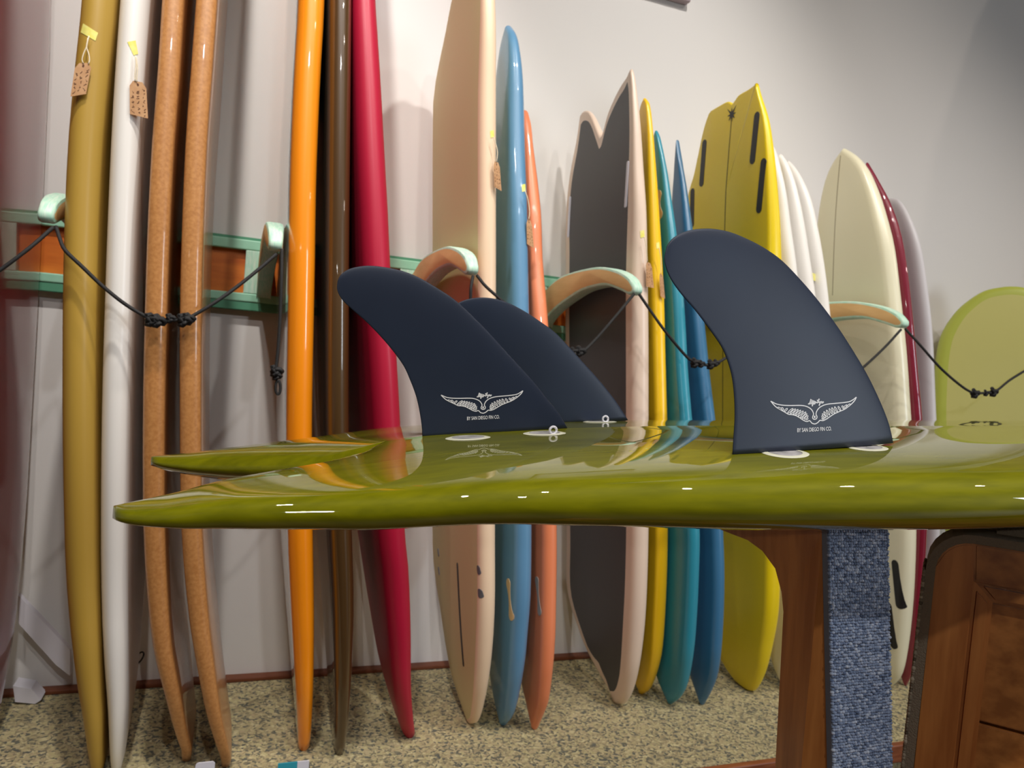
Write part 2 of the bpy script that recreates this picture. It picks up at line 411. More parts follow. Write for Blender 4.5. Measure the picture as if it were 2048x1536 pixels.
def emb_cen(p): return tuple(np.array([p[0], p[1], 1.0]) @ _M)
def ribbon(bvh, pts2, wpx, lift, V, Fc):
    "flat printed stroke following the fin skin"
    P = [np.array(p, float) for p in pts2]; n = len(P); st = len(V); ok = True; buf = []
    for i, p in enumerate(P):
        t = P[min(i + 1, n - 1)] - P[max(i - 1, 0)]; t = t / max(np.linalg.norm(t), 1e-9); nn = np.array([-t[1], t[0]])
        for s in (-.5, .5):
            l, nr = hit(bvh, p + nn * s * wpx)
            if l is None: return
            buf.append(l + nr * lift)
    V.extend(buf)
    for i in range(n - 1): Fc.append((st + 2*i, st + 2*i + 1, st + 2*i + 3, st + 2*i + 2))
def text_mesh(s, bold=.0):
    cu = bpy.data.curves.new('t', 'FONT'); cu.body = s; cu.offset = bold; cu.resolution_u = 3
    o = bpy.data.objects.new('t', cu); COL.objects.link(o)
    dg = bpy.context.evaluated_depsgraph_get(); me = bpy.data.meshes.new_from_object(o.evaluated_get(dg))
    V = np.array([v.co[:] for v in me.vertices]); Fc = [tuple(p.vertices) for p in me.polygons]
    bpy.data.objects.remove(o); bpy.data.curves.remove(cu); bpy.data.meshes.remove(me)
    return V, Fc
def print_fin(fin, mp, quad, wpx):
    bvh = bvh_of(fin); V, Fc = [], []
    for P in (EMB_TOP, EMB_BOT): ribbon(bvh, spline([mp(p) for p in P], 120), wpx, .00025, V, Fc)
    for a, b in FEATH:
        a, b = np.array(a, float), np.array(b, float); c = (a + b) / 2; h = (b - a) / 2; nn = np.array([-h[1], h[0]]); nn = nn / np.linalg.norm(nn) * 15
        loop = [c + h * math.cos(t) + nn * math.sin(t) for t in np.linspace(0, 2 * math.pi, 18)]
        ribbon(bvh, [mp(p) for p in loop], wpx * .75, .00025, V, Fc)
    ribbon(bvh, [mp((1062, 600)), mp((1062, 620)), mp((1062, 645))], 3.2, .00025, V, Fc)
    obj('emblem', V, Fc, INK, fin, smooth=False)['label'] = 'white winged emblem printed on the fin'
    V, Fc = [], []
    for P in SIGN: ribbon(bvh, spline([mp(p) for p in P], max(2, len(P) * 4)), wpx * 1.25, .00025, V, Fc)
    obj('signature', V, Fc, INK, fin, smooth=False)['label'] = 'small white script above the emblem'
    TV, TF = text_mesh('BY SAN DIEGO FIN CO.', .012); mn, mx = TV.min(0), TV.max(0); V = []
    (x0, y0), (x1, y1), hgt = quad
    for v in TV:
        u = (v[0] - mn[0]) / (mx[0] - mn[0]); q = (v[1] - mn[1]) / (mx[1] - mn[1])
        l, nr = hit(bvh, (x0 + (x1 - x0) * u, y0 + (y1 - y0) * u - hgt * q)); V.append(l + nr * .00025)
    obj('lettering', V, TF, INK, fin, smooth=False)['label'] = 'white lettering under the emblem'
print_fin(fin_near, emb_near, ((1594, 864.5), (1662.5, 861), 8.0), 1.9)
print_fin(fin_cen, emb_cen, ((934, 840.5), (999, 837), 7.2), 1.8)

def plug(c_px, rx, ry, rot=0, screw=None):
    p = hit(HB, c_px)[0]
    r = ellipse_patch('fin_plug', p[0], p[1], rx, ry, PLUGW, main, .0008, .72, rot)
    ellipse_patch('plug_core', p[0], p[1], rx * .72, ry * .72, PLUGG, r, .0006, 0, rot)
    if screw:
        l, nn = on_hull(p[0] + screw[0], p[1] + screw[1]); c = np.array(l) + np.array([0, 0, .0035])
        path = [c + .0032 * np.array([math.cos(t), 0, math.sin(t)]) for t in np.linspace(0, 2 * math.pi, 16)]
        tube('screw_eye', path, .0011, WHITEP, r, seg=6)
plug((936, 876), .019, .0165)
plug((1089, 867), .019, .0165, screw=(.004, -.009))
plug((1570, 906), .021, .015, .15)
plug((1733, 895), .021, .014, .15)
plug((1200, 844), .019, .014, screw=(.002, -.008))

# ------------------------------------------------------------------ generic standing board
QR = (0, .03, .1, .22, .4, .65, 1.0)
def inflate(name, poly, spine, thick, rail_r, xoff, mats, parent, base, wrap=0.0, face_idx=0, wrap_idx=0, ends=(.3, .3), lens=None, pinch=.55):
    pb, pt = pinch if isinstance(pinch, tuple) else (pinch, pinch)
    """poly: closed outline [(y, z)]; spine: (zlo, zhi, fn z->y); thick: half thickness; xoff: fn z->x of the middle plane."""
    P = np.array(poly, float); zlo, zhi, cy = spine
    zs = np.clip(P[:, 1], zlo, zhi); Sp = np.stack([[cy(z) for z in zs], zs], 1)
    D = P - Sp; Ln = np.linalg.norm(D, axis=1); Ln = np.maximum(Ln, 1e-6)
    zb, zt = P[:, 1].min(), P[:, 1].max()
    def T(z):
        a = min(1, max(0, (z - zb) / ends[0])); b = min(1, max(0, (zt - z) / ends[1]))
        return thick * (pb + (1 - pb) * math.sin(a * math.pi / 2)) * (pt + (1 - pt) * math.sin(b * math.pi / 2))
    rr = np.minimum(np.array([rail_r * (.15 + .85 * T(z) / thick) for z in P[:, 1]]), .75 * Ln)
    rings = []
    for q in QR:
        rings.append((np.clip(q * rr, 0, Ln), math.sqrt(max(0, 1 - (1 - q) ** 2)) * .97))
    if wrap: rings.append((np.minimum(rr + wrap, .9 * Ln), .985))
    d0 = rings[-1][0]
    for s in (.35, .7, 1.0): rings.append((d0 + (Ln - d0) * s, 1.0))
    V, Fc, mi = [], [], []; n = len(P)
    for side in (-1, 1):
        st = len(V)
        for d, pr in rings:
            f = 1 - d / Ln; Q = Sp + D * f[:, None]
            for y, z in Q: V.append((xoff(z) + side * pr * T(z), y, z))
        for r in range(len(rings) - 1):
            mid = wrap_idx if r < len(QR) - 1 + (1 if wrap else 0) else face_idx
            for k in range(n):
                k2 = (k + 1) % n; q = (st + r*n + k, st + r*n + k2, st + (r+1)*n + k2, st + (r+1)*n + k)
                Fc.append(q if side > 0 else q[::-1]); mi.append(mid)
    bm = bmesh.new(); vs = [bm.verts.new(v) for v in V]
    for f, k in zip(Fc, mi):
        bf = bm.faces.new([vs[i] for i in f]); bf.material_index = k
    bmesh.ops.remove_doubles(bm, verts=bm.verts, dist=1e-5)
    return from_bm(name, bm, mats, parent, base)

def board_mat(name, rgb, gloss=True, rgb2=None, rough=.4, coat=None, **k):
    return mat(name, rgb, rough, (1.0 if gloss else .15) if coat is None else coat, .03 if gloss else .25, rgb2=rgb2, **k)

def stand_on_floor(o):
    "drop a built board so that its lowest point touches the carpet"
    pass

# --- boards seen on edge (left half): rail centre line in pixels, widths known
def edge_board(name, label, m_, rail, half_w, centre, thick, parts=False, ends=(.5, .4), rail_r=.035, pinch=.5, mats=None, lean=0.0):
    zs = np.linspace(0, half_w[-1][0], 60)
    Wf = lambda z: float(I(z, [a for a, b in _hs], [b for a, b in _hs]))
    _hs = [tuple(p) for p in spline(half_w, 120)]
    Cf = lambda z: sm(centre, z)
    xs = []
    for px in rail:
        z = 1.0
        for _ in range(12):
            p = on_y(px, Cf(max(z, 0)) - Wf(max(z, 0))); z = p[2]
        xs.append((max(z, -.02), p[0]))
    xs.sort(); z_, x_ = [a for a, b in xs], [b for a, b in xs]
    slope = (x_[-1] - x_[-4]) / (z_[-1] - z_[-4])
    co = spline([(a, b) for a, b in xs], 200); cz_, cx_ = [p[0] for p in co], [p[1] for p in co]
    def xoff(z):
        if z > z_[-1]: return x_[-1] + slope * .22 * (1 - math.exp(-(z - z_[-1]) / .22)) + lean * (z - z_[-1])
        return float(I(z, cz_, cx_))
    zz = np.concatenate([np.linspace(0, .3, 14), np.linspace(.34, half_w[-1][0] - .2, 34), np.linspace(half_w[-1][0] - .17, half_w[-1][0], 12)])
    fr = [(Cf(z) - Wf(z), z) for z in zz]; bk = [(Cf(z) + Wf(z), z) for z in zz[::-1]]
    bx = xoff(0)
    zt = half_w[-1][0]
    root = None
    if parts:
        root = thing(name, label, 'surfboard', (bx, Cf(0), 0))
        o = inflate('body', fr + bk, (.06, zt - .08, Cf), thick, rail_r, xoff, [m_], root, None, ends=ends, pinch=pinch)
        return root, o
    o = inflate(name, fr + bk, (.06, zt - .08, Cf), thick, rail_r, xoff, mats or [m_], None, (bx, Cf(0), 0), face_idx=len(mats) - 1 if mats else 0, ends=ends, pinch=pinch)
    tag(o, label, 'surfboard'); return o, o

LW = [(0, .035), (.05, .07), (.15, .115), (.35, .175), (.7, .235), (1.2, .268), (1.6, .275), (2.1, .24), (2.5, .17), (2.75, .09), (2.85, .02)]
LC = [(0, -.40), (.4, -.345), (1.1, -.308), (1.6, -.295), (2.85, -.22)]
golden, golden_b = edge_board('surfboard', 'mustard gold longboard on edge at the left, tag taped near its top', board_mat('mustard resin', (180, 144, 58), False, rough=.45, coat=.08),
    [(193, 0), (180, 120), (166, 270), (158, 430), (154, 600), (153, 750), (153, 850), (155, 1000), (160, 1180), (168, 1300), (176, 1390), (183, 1450), (191, 1536)], LW, LC, .0292, pinch=(.36, .5), lean=-.02)
white, white_b = edge_board('surfboard', 'white longboard on edge between the mustard longboard and the brown boards', board_mat('white gloss foam', (236, 231, 224), False, rough=.4, coat=.3),
    [(266, 0), (252, 200), (241, 430), (235, 600), (229, 800), (226, 1040), (226, 1200), (228, 1330), (231, 1440), (230, 1536)], LW, LC, .0258, pinch=(.36, .5), lean=.012)
BRN = board_mat('speckled brown wood veneer', (196, 138, 80), True, (174, 116, 62), rough=.4, coat=.5, scale=160, detail=3, ramp=(.3, .7))
BW = [(0, .05), (.05, .10), (.2, .17), (.5, .235), (1.0, .272), (1.5, .272), (2.0, .24), (2.4, .17), (2.6, .10), (2.7, .02)]
BC = [(0, -.36), (.4, -.33), (1.1, -.318), (1.6, -.295), (2.7, -.22)]
brown1, _ = edge_board('surfboard', 'left one of two brown wood boards, its edge beside the white longboard', BRN,
    [(345, 0), (335, 160), (326, 267), (317, 430), (310, 640), (306, 850), (307, 1060), (315, 1210), (326, 1310), (346, 1400), (364, 1475), (373, 1502)], BW, BC, .019, rail_r=.013)
brown2, _ = edge_board('surfboard', 'right one of two brown wood boards, bare wall and rack panel right of it', BRN,
    [(413, 0), (402, 150), (393, 267), (385, 450), (381, 600), (380, 800), (383, 1060), (396, 1230), (410, 1330), (427, 1430), (446, 1500), (453, 1520)], BW, [(0, -.40), (.4, -.345), (1.1, -.318), (1.6, -.295), (2.7, -.22)], .019, rail_r=.013)
OW = [(0, .03), (.05, .06), (.2, .12), (.5, .2), (1.0, .255), (1.5, .262), (2.0, .235), (2.4, .17), (2.65, .08), (2.75, .02)]
OC = [(0, -.385), (.4, -.335), (1.1, -.306), (1.6, -.285), (2.75, -.21)]
orange, _ = edge_board('surfboard', 'bright orange glossy longboard on edge right of the hanging cord', board_mat('orange gloss resin', (252, 146, 6), True),
    [(626, 0), (617, 150), (609, 352), (606, 547), (604, 650), (601, 850), (603, 1060), (607, 1200), (610, 1330), (611, 1430), (610, 1490)], OW, OC, .0265, mats=[board_mat('orange gloss resin', (252, 146, 6), True), board_mat('pale wall reflection gloss', (158, 176, 186), True)], rail_r=.032, lean=-.02)  # pale face colour stands in for the wall reflected in the gloss
olive2, _ = edge_board('surfboard', 'dark brown glossy longboard on edge between the orange and red boards', board_mat('dark brown gloss resin', (74, 50, 18), True),
    [(684, 0), (682, 200), (680, 400), (679, 600), (679, 850), (685, 1060), (690, 1200), (690, 1300), (687, 1430), (682, 1500)], [(a, b * 1.0) for a, b in OW], [(0, -.42), (.4, -.36), (1.1, -.306), (1.6, -.285), (2.75, -.21)], .024)
red, _ = edge_board('surfboard', 'crimson red longboard on edge with bare wall to its right', board_mat('crimson resin', (176, 8, 50), False, rough=.5, coat=.12),
    [(732, 0), (740, 150), (747, 300), (754, 430), (759, 540), (773, 740), (779, 850), (788, 1060), (797, 1150), (804, 1280), (808, 1380), (815, 1440), (821, 1474)], [(0, .02), (.05, .06), (.2, .135), (.5, .22), (1.0, .262), (1.4, .255), (1.8, .215), (2.05, .15), (2.2, .08), (2.28, .015)], OC, .030, ends=(.5, 1.1), pinch=(.5, .25), lean=.03)
# wine red glossy board at the left frame edge, its face seen at a grazing angle
def plane_pts(pxs, x0, kx):
    n = (1, 0, -kx); return [on_plane(p, n, (x0, 0, 0)) for p in pxs]
WR = [on_y(p, -.06) for p in ((85, 0), (72, 200), (62, 420), (57, 700), (47, 1000), (38, 1240), (28, 1370))]
_wz = [p[2] for p in WR][::-1]; _wx = [p[0] for p in WR][::-1]
_wk = (_wx[-1] - _wx[2]) / (_wz[-1] - _wz[2])
def wine_x(z): return _wx[2] + _wk * (z - _wz[2]) - .01
zz = np.linspace(0, 2.75, 60); wv = lambda z: float(I(z, [0, .05, .2, .5, 1.0, 1.6, 2.0, 2.4, 2.65, 2.75], [.06, .12, .19, .24, .268, .268, .235, .17, .08, .02]))
wc = lambda z: float(I(z, [0, 1.0, 2.75], [-.33, -.31, -.26]))
wl = inflate('surfboard', [(wc(z) - wv(z), z) for z in zz] + [(wc(z) + wv(z), z) for z in zz[::-1]], (.06, 2.66, wc), .028, .03, wine_x,
             [board_mat('wine gloss resin', (150, 10, 36), True)], None, (wine_x(0), -.33, 0), ends=(.4, .4))
tag(wl, 'dark red glossy board cut by the left edge of the photo', 'surfboard')

# --- boards whose faces show (right half): plane x = x0 + kx z, front rail and tips given in pixels
def taper(z, zt, ends, pinch):
    pb, pt = pinch if isinstance(pinch, tuple) else (pinch, pinch)
    a = min(1, max(0, z / ends[0])); b = min(1, max(0, (zt - z) / ends[1]))
    return (pb + (1 - pb) * math.sin(a * math.pi / 2)) * (pt + (1 - pt) * math.sin(b * math.pi / 2))
def side_pts(pxs, x0, kx, off, zt, ends, pinch):
    out = []
    for p in pxs:
        q = plane_pts([p], x0, kx)[0]
        for _ in range(3): q = plane_pts([p], x0 + off * taper(q[2], zt, ends, pinch), kx)[0]
        out.append(q)
    return out
def face_board(label, x0, kx, front, base_px, top_px, thick, mats, back=None, parts=False, inset=.6, rail_r=.035, wrap=0.0, wrap_idx=0, face_idx=0, ends=(.3, .3), pinch=.5, yclamp=-.034, zlow=None):
    b = plane_pts([base_px], x0, kx)[0]; t = plane_pts([top_px], x0, kx)[0]
    zt = t[2]; zb = 0.0
    fp = side_pts(front, x0, kx, thick * inset, zt, ends, pinch)
    cy = lambda z: float(b[1] + (t[1] - b[1]) * (z / zt))
    fr = sorted([(0.0, b[1])] + [(p[2], p[1]) for p in fp if .005 < p[2] < zt - .003] + [(zt, t[1])])
    fs = spline(fr, 160); fz, fy = [p[0] for p in fs], [p[1] for p in fs]
    if back:
        bp = side_pts(back, x0, kx, -thick * inset, zt, ends, pinch)
        br = sorted([(0.0, b[1])] + [(p[2], p[1]) for p in bp if .005 < p[2] < zt - .003] + [(zt, t[1])])
        bs = spline(br, 160); bz, by = [p[0] for p in bs], [p[1] for p in bs]
    zs = np.concatenate([(1 - np.cos(np.linspace(0, math.pi / 2, 12))) * .2, np.linspace(.22, zt - .2, 30), zt - (1 - np.sin(np.linspace(0, math.pi / 2, 12))) * .18])
    F1 = [(float(I(z, fz, fy)), z) for z in zs]
    if back: F2 = [(min(yclamp, float(I(z, bz, by))), z) for z in zs[::-1]]
    else: F2 = [(min(yclamp, 2 * cy(z) - float(I(z, fz, fy))), z) for z in zs[::-1]]
    mid = lambda z: .5 * (float(I(z, [q[1] for q in F1], [q[0] for q in F1])) + float(I(z, [q[1] for q in F2[::-1]], [q[0] for q in F2[::-1]])))
    xo = lambda z: x0 + kx * z
    if parts:
        root = thing('surfboard', label, 'surfboard', (x0, b[1], 0))
        o = inflate('body', F1 + F2, (.08, zt - .1, mid), thick, rail_r, xo, mats, root, None, wrap, face_idx, wrap_idx, ends, pinch=pinch)
        return root, o
    o = inflate('surfboard', F1 + F2, (.08, zt - .1, mid), thick, rail_r, xo, mats, None, (x0, b[1], 0), wrap, face_idx, wrap_idx, ends, pinch=pinch)
    tag(o, label, 'surfboard'); return o, o

def capsule_on(bvh, pa, pb, r, m_, parent, name, label=None, proud=.0010, fat=None):
    "slot, plug or strip let into a board face, following its skin; pa, pb pixels"
    a, _n = hit(bvh, pa); b, _n2 = hit(bvh, pb)
    if a is None or b is None: return None
    a2, b2 = np.array([a.y, a.z]), np.array([b.y, b.z]); d = b2 - a2; L = np.linalg.norm(d); d = d / L if L > 1e-6 else np.array([0, 1.0])
    nn = np.array([-d[1], d[0]]); V, Fc = [], []
    ts = [-r * math.cos(q) for q in np.linspace(0, math.pi / 2, 6)] + list(np.linspace(0, L, max(3, int(L / .012)) + 2))[1:-1] + [L + r * math.sin(q) for q in np.linspace(0, math.pi / 2, 6)]
    for t in ts:
        e = -t if t < 0 else (t - L if t > L else 0); wd = math.sqrt(max(r * r - e * e, 1e-10))
        if fat and 0 <= t <= L: wd = fat + (r - fat) * abs(2 * t / L - 1) ** 1.6
        for k, f in enumerate((-1, -.96, -.5, 0, .5, .96, 1)):
            q = a2 + d * t + nn * wd * f
            loc, nr, i, dd = bvh.ray_cast(Vector((-3, q[0], q[1])), Vector((1, 0, 0)))
            if loc is None: loc = Vector((a.x, q[0], q[1]))
            V.append((loc.x - (proud if k not in (0, 6) else .0), q[0], q[1]))
    for i in range(len(ts) - 1):
        for k in range(6): Fc.append((i*7 + k, i*7 + k + 1, (i+1)*7 + k + 1, (i+1)*7 + k))
    o = obj(name, V, Fc, m_, parent, smooth=False)
    if label: o['label'] = label
    return o

CREAMM = board_mat('cream satin resin', (212, 203, 152), False, rough=.6, coat=.0, spec=.25)
cream, cream_b = face_board('tall cream board with a black fin slot low on its face', .613, -.080,
    [(989, 0), (990, 200), (990, 400), (990, 600), (989, 850), (988, 1060), (988, 1200), (983, 1300), (973, 1380), (959, 1440)], (943, 1451), (968, -170), .022,
    [CREAMM, board_mat('cream rail resin', (238, 208, 176), False, rough=.45, coat=.2)], wrap_idx=1, back=[(930, -80), (906, 0), (891, 78), (875, 156), (863, 242), (855.5, 332), (850, 469), (852, 800), (866, 1060), (871, 1140), (882, 1210), (892, 1280), (903, 1340), (920, 1400), (932, 1438)], parts=True, ends=(.3, .5), rail_r=.020)
blue, blue_b = face_board('slate blue round nosed board between the cream and coral boards', .69, -.05,
    [(1033, 68), (1040, 102), (1045, 152), (1047, 220), (1049, 305), (1053, 406), (1055, 520), (1060, 800), (1062, 1060), (1060, 1200), (1055, 1260), (1051, 1310), (1042, 1370), (1028, 1430)], (1007, 1457), (1018, 51), .023,
    [board_mat('slate blue gloss resin', (92, 140, 176), True, coat=.6)], parts=True, rail_r=.022)
coral, coral_b = face_board('coral orange board between the slate blue board and the grey swallow tail board', .761, -.055,
    [(1060, 244), (1068, 305), (1077, 379), (1082, 433), (1085, 520), (1095, 636), (1108, 850), (1113, 1060), (1112, 1200), (1109, 1300), (1098, 1400), (1088, 1430)], (1070, 1459), (1050, 220), .020,
    [board_mat('coral gloss resin', (232, 134, 90), True, coat=.6)], parts=True, rail_r=.019)
yo, _ = face_board('amber yellow board on edge beside the grey swallow tail board', 1.143, -.09,
    [(1299, 207), (1306, 256), (1312, 328), (1319, 426), (1328, 588), (1331, 700), (1336, 900), (1336, 1060), (1334, 1160), (1329, 1260), (1322, 1320), (1304, 1375)], (1284, 1398), (1290, 196), .020,
    [board_mat('amber yellow resin', (250, 200, 24), False, rough=.35, coat=.4)], ends=(.25, .6), rail_r=.016, pinch=(.5, .3))
teal, teal_b = face_board('teal board between the amber board and the darker steel blue board', 1.192, -.09,
    [(1320, 273), (1334, 335), (1346, 413), (1354, 468), (1369, 608), (1377, 745), (1390, 900), (1400, 1060), (1399, 1140), (1395, 1230), (1388, 1310), (1376, 1370), (1363, 1395)], (1341, 1410), (1313, 261), .019,
    [board_mat('teal resin', (44, 140, 162), False, rough=.35, coat=.4)], parts=True, ends=(.25, .6), rail_r=.016, pinch=(.5, .3))
blue2, blue2_b = face_board('steel blue pointed tail board just left of the big yellow board', 1.282, -.09,
    [(1361, 304), (1373, 367), (1385, 449), (1408, 628), (1420, 745), (1438, 900), (1447, 1060), (1450, 1160), (1447, 1260), (1439, 1340), (1426, 1380)], (1405, 1410), (1355, 280), .019,
    [board_mat('steel blue resin', (58, 112, 150), False, rough=.35, coat=.4)], parts=True, ends=(.25, .6), rail_r=.016, pinch=(.5, .3))

# grey swallow tail board with cream rails
FX, FK = 1.043, -.097
FISH_OUT = [(1241, 1413), (1255, 1405), (1268, 1380), (1280, 1330), (1289, 1260), (1294, 1180), (1297, 1060), (1297, 880), (1297, 686), (1296, 600), (1295, 543), (1293, 426), (1286, 328), (1281, 256), (1276, 204), (1270, 155), (1266, 139),
            (1255, 152), (1242, 172), (1226, 204), (1216, 230), (1206.5, 266), (1201.6, 272.5), (1193.5, 253), (1185, 233), (1177, 222), (1167, 222), (1161, 230), (1154, 279), (1141, 347), (1130, 426), (1120, 523), (1114, 600), (1111, 750), (1111, 900), (1118, 1070), (1135, 1174), (1154, 1244), (1175, 1300), (1200, 1349), (1224, 1387)]
def swallow(out, x0, kx, thick, mats, label, smooth_segs, rail_r, wrap, face_idx, wrap_idx, notch_drop, front_n, ends=(.25, .05), pinch=.5):
    P = []
    zt0 = max(q[2] for q in plane_pts(out, x0, kx))
    for i, p in enumerate(out):
        sgn = .6 if i < front_n else -.6
        q = side_pts([p], x0, kx, thick * sgn, zt0, ends, pinch)[0]; P.append((min(q[1], -.035), max(q[2], 0)))
    res = []
    for a, b, n in smooth_segs: res += [tuple(p) for p in spline(P[a:b + 1], n)][:-1]
    res.append(P[0]) if smooth_segs[-1][1] != len(P) else None
    zt = max(p[1] for p in P); zb = 0
    R = np.array(res); zz = np.linspace(.1, zt - notch_drop, 30); cs = []
    for z in zz:
        ys = []
        for k in range(len(R)):
            a, b = R[k], R[(k + 1) % len(R)]
            if (a[1] - z) * (b[1] - z) < 0: ys.append(a[0] + (b[0] - a[0]) * (z - a[1]) / (b[1] - a[1]))
        cs.append((min(ys) + max(ys)) / 2)
    cs = np.polyval(np.polyfit(zz, cs, 2), zz)
    mid = lambda z: float(I(z, zz, cs))
    root = thing('surfboard', label, 'surfboard', (x0, P[0][0], 0))
    o = inflate('body', res, (.1, zt - notch_drop, mid), thick, rail_r, lambda z: x0 + kx * z, mats, root, None, wrap, face_idx, wrap_idx, ends, pinch=pinch)
    return root, o
fish, fish_b = swallow(FISH_OUT, FX, FK, .025, [board_mat('charcoal grey resin', (66, 64, 66), False, rough=.5, coat=.12), board_mat('cream pink resin', (230, 206, 186), False, rough=.4, coat=.3)],
    'charcoal faced swallow tail board with cream rails standing tail up', [(0, 16, 70), (16, 22, 20), (22, 27, 20), (27, 40, 50), (40, 40, 2)], .020, .024, 0, 1, .42, 17, ends=(.3, .7), pinch=(.5, .22))
YEL = board_mat('lemon yellow resin', (236, 206, 14), False, rough=.4, coat=.3)
YX, YK = 1.486, -.135
YEL_OUT = [(1503, 1386), (1514, 1380), (1531, 1349), (1545, 1297), (1557.6, 1227), (1561, 1140), (1564, 950), (1566, 760), (1565, 600), (1563, 500), (1560, 429), (1553, 343), (1547, 290), (1538, 236), (1523, 189), (1517, 167),
           (1511.5, 168), (1497.5, 178), (1479, 189), (1472, 198), (1465, 208), (1460, 204), (1454.6, 203), (1446, 207), (1422, 221), (1417, 229.5), (1407, 262), (1396.5, 311), (1388, 350), (1377, 390), (1368, 470), (1362, 600), (1366, 800), (1384, 1000), (1405, 1180), (1425, 1280), (1447, 1328), (1465, 1356), (1479, 1375), (1493, 1384)]
yellow, yellow_b = swallow(YEL_OUT, YX, YK, .027, [YEL], 'lemon yellow board with black fin slots standing tail up', [(0, 15, 70), (15, 20, 20), (20, 24, 14), (24, 39, 50), (39, 39, 2)], .016, 0, 0, 0, .3, 16, ends=(.3, .7), pinch=(.5, .25))

whites = []
WM = board_mat('white foam resin', (232, 228, 222), False, rough=.45, coat=.2)
for lab, x0, base_, top_, fr in (
    ('white board touching the lemon yellow board, nearest of the three white ones', 1.60, (1572, 1402), (1545, 292), [(1556, 310), (1573, 369), (1586, 454), (1599, 547), (1612, 700), (1622, 900), (1628, 1100), (1618, 1250), (1600, 1350)]),
    ('middle one of three white boards stacked right of the lemon yellow board', 1.675, (1615, 1398), (1562, 308), [(1578, 326), (1594, 365), (1611, 437), (1624, 517), (1636, 600), (1650, 760), (1660, 950), (1664, 1100), (1655, 1250), (1640, 1350)]),
    ('white board right behind the nearest big fin, last of the three white ones', 1.75, (1655, 1394), (1578, 322), [(1590, 331), (1607, 356), (1626, 399), (1641, 462), (1654, 538), (1664, 623), (1680, 780), (1692, 950), (1698, 1100), (1690, 1250), (1676, 1350)])):
    wo, _ = face_board(lab, x0, -.145, fr, base_, top_, .024, [WM], ends=(.3, .3))
    wo['group'] = 'white boards right of the yellow board'; whites.append(wo)
creamr, creamr_b = face_board('pale ivory round nosed board with two black slots beside the blue carpet post', 1.956, -.145,
    [(1717, 312), (1738, 335), (1759, 378), (1776, 428), (1793, 496), (1806, 602), (1817, 708), (1825, 826), (1834, 950), (1836, 1060), (1833, 1160), (1828, 1230), (1819, 1300), (1807, 1350), (1790, 1370)], (1772, 1376), (1690, 297), .030,
    [board_mat('ivory resin', (236, 230, 200), False, rough=.35, coat=.4)], parts=True, ends=(.3, .3), rail_r=.026)
wine, wine_b = face_board('wine red glossy board behind the ivory board', 2.03, -.145,
    [(1759, 359), (1785, 407), (1806, 466), (1819, 538), (1831, 644), (1842, 763), (1848, 826), (1856, 950), (1858, 1060), (1849, 1200), (1838, 1300), (1828, 1345)], (1812, 1372), (1735, 325), .022,
    [board_mat('deep wine gloss resin', (128, 14, 44), True)], ends=(.3, .3))
grey, _ = face_board('light grey board behind the wine red board', 2.16, -.145,
    [(1802, 401), (1823, 433), (1844, 488), (1857, 560), (1869, 665), (1876, 826), (1884, 1000), (1880, 1150), (1868, 1260)], (1845, 1355), (1783, 396), .022,
    [board_mat('light grey resin', (206, 202, 204), False, rough=.5, coat=.15)], ends=(.3, .3))
# lime board, face to the room, leaning on the wall
def lime_board():
    u = np.array([.64, -.77, 0.0]); u /= np.linalg.norm(u); k = .05        # width direction; leans back by k
    nh = np.array([-u[1], u[0], 0.0]); n = nh - np.array([0, 0, k])
    p0 = on_y((1868, 760), -.085)
    L_ = [on_plane(p, n, p0) for p in ((2025, 573), (2009, 573.5), (1971, 581), (1941, 598), (1912, 623), (1886, 661), (1874, 699), (1868, 760), (1866, 850), (1872, 950), (1890, 1060), (1915, 1160), (1945, 1240))]
    org = np.array([L_[0][0], L_[0][1], 0.0])
    W_ = lambda p: float((p - org) @ u)
    left = [(W_(p), max(p[2], 0)) for p in L_]
    left.append((-.03, 0.0))
    left = [tuple(p) for p in spline(left, 60)]
    left = [(min(a, -.001), max(b, 0)) for a, b in left]; left[0] = (0.0, left[0][1])
    poly = left + [(-x, z) for x, z in left[::-1]][:-1]
    zt = max(p[1] for p in poly)
    o = inflate('surfboard', poly, (.2, zt - .25, lambda z: 0.0), .024, .03, lambda z: 0.0, [board_mat('lime gloss resin', (202, 197, 116), False, coat=.2), board_mat('lime rim resin', (184, 192, 78), False, coat=.2)], None, (0, 0, 0), .012, 0, 1, ends=(.3, .25))
    c0 = p0 - u * W_(p0)                                       # on the middle line at the height of p0
    for v in o.data.vertices:
        t, wv_, z = v.co
        q = c0 + u * wv_ + nh * (t + k * (z - p0[2]))
        v.co = (q[0] - c0[0], q[1] - c0[1], z)
    o.data.update(); o.location = (c0[0], c0[1], 0)
    tag(o, 'lime green round board facing the room at the right frame edge', 'surfboard'); return o
for_lime = lime_board()
# tall board standing outside the right of the frame; its shadow falls on the wall
zz = np.linspace(0, 2.6, 50); wv = lambda z: float(I(z, [0, .05, .3, .8, 1.4, 2.0, 2.4, 2.55, 2.6], [.06, .12, .2, .25, .26, .22, .13, .06, .01]))
wc2 = lambda z: float(I(z, [0, 1.1, 2.6], [-.36, -.31, -.27]))
tb = inflate('surfboard', [(wc2(z) - wv(z), z) for z in zz] + [(wc2(z) + wv(z), z) for z in zz[::-1]], (.06, 2.5, wc2), .03, .035, lambda z: 3.12 - .03 * z,
             [board_mat('beige resin', (214, 190, 150), False)], None, (3.12, -.36, 0), ends=(.4, .4))
tag(tb, 'tall beige board standing just outside the right frame edge', 'surfboard')

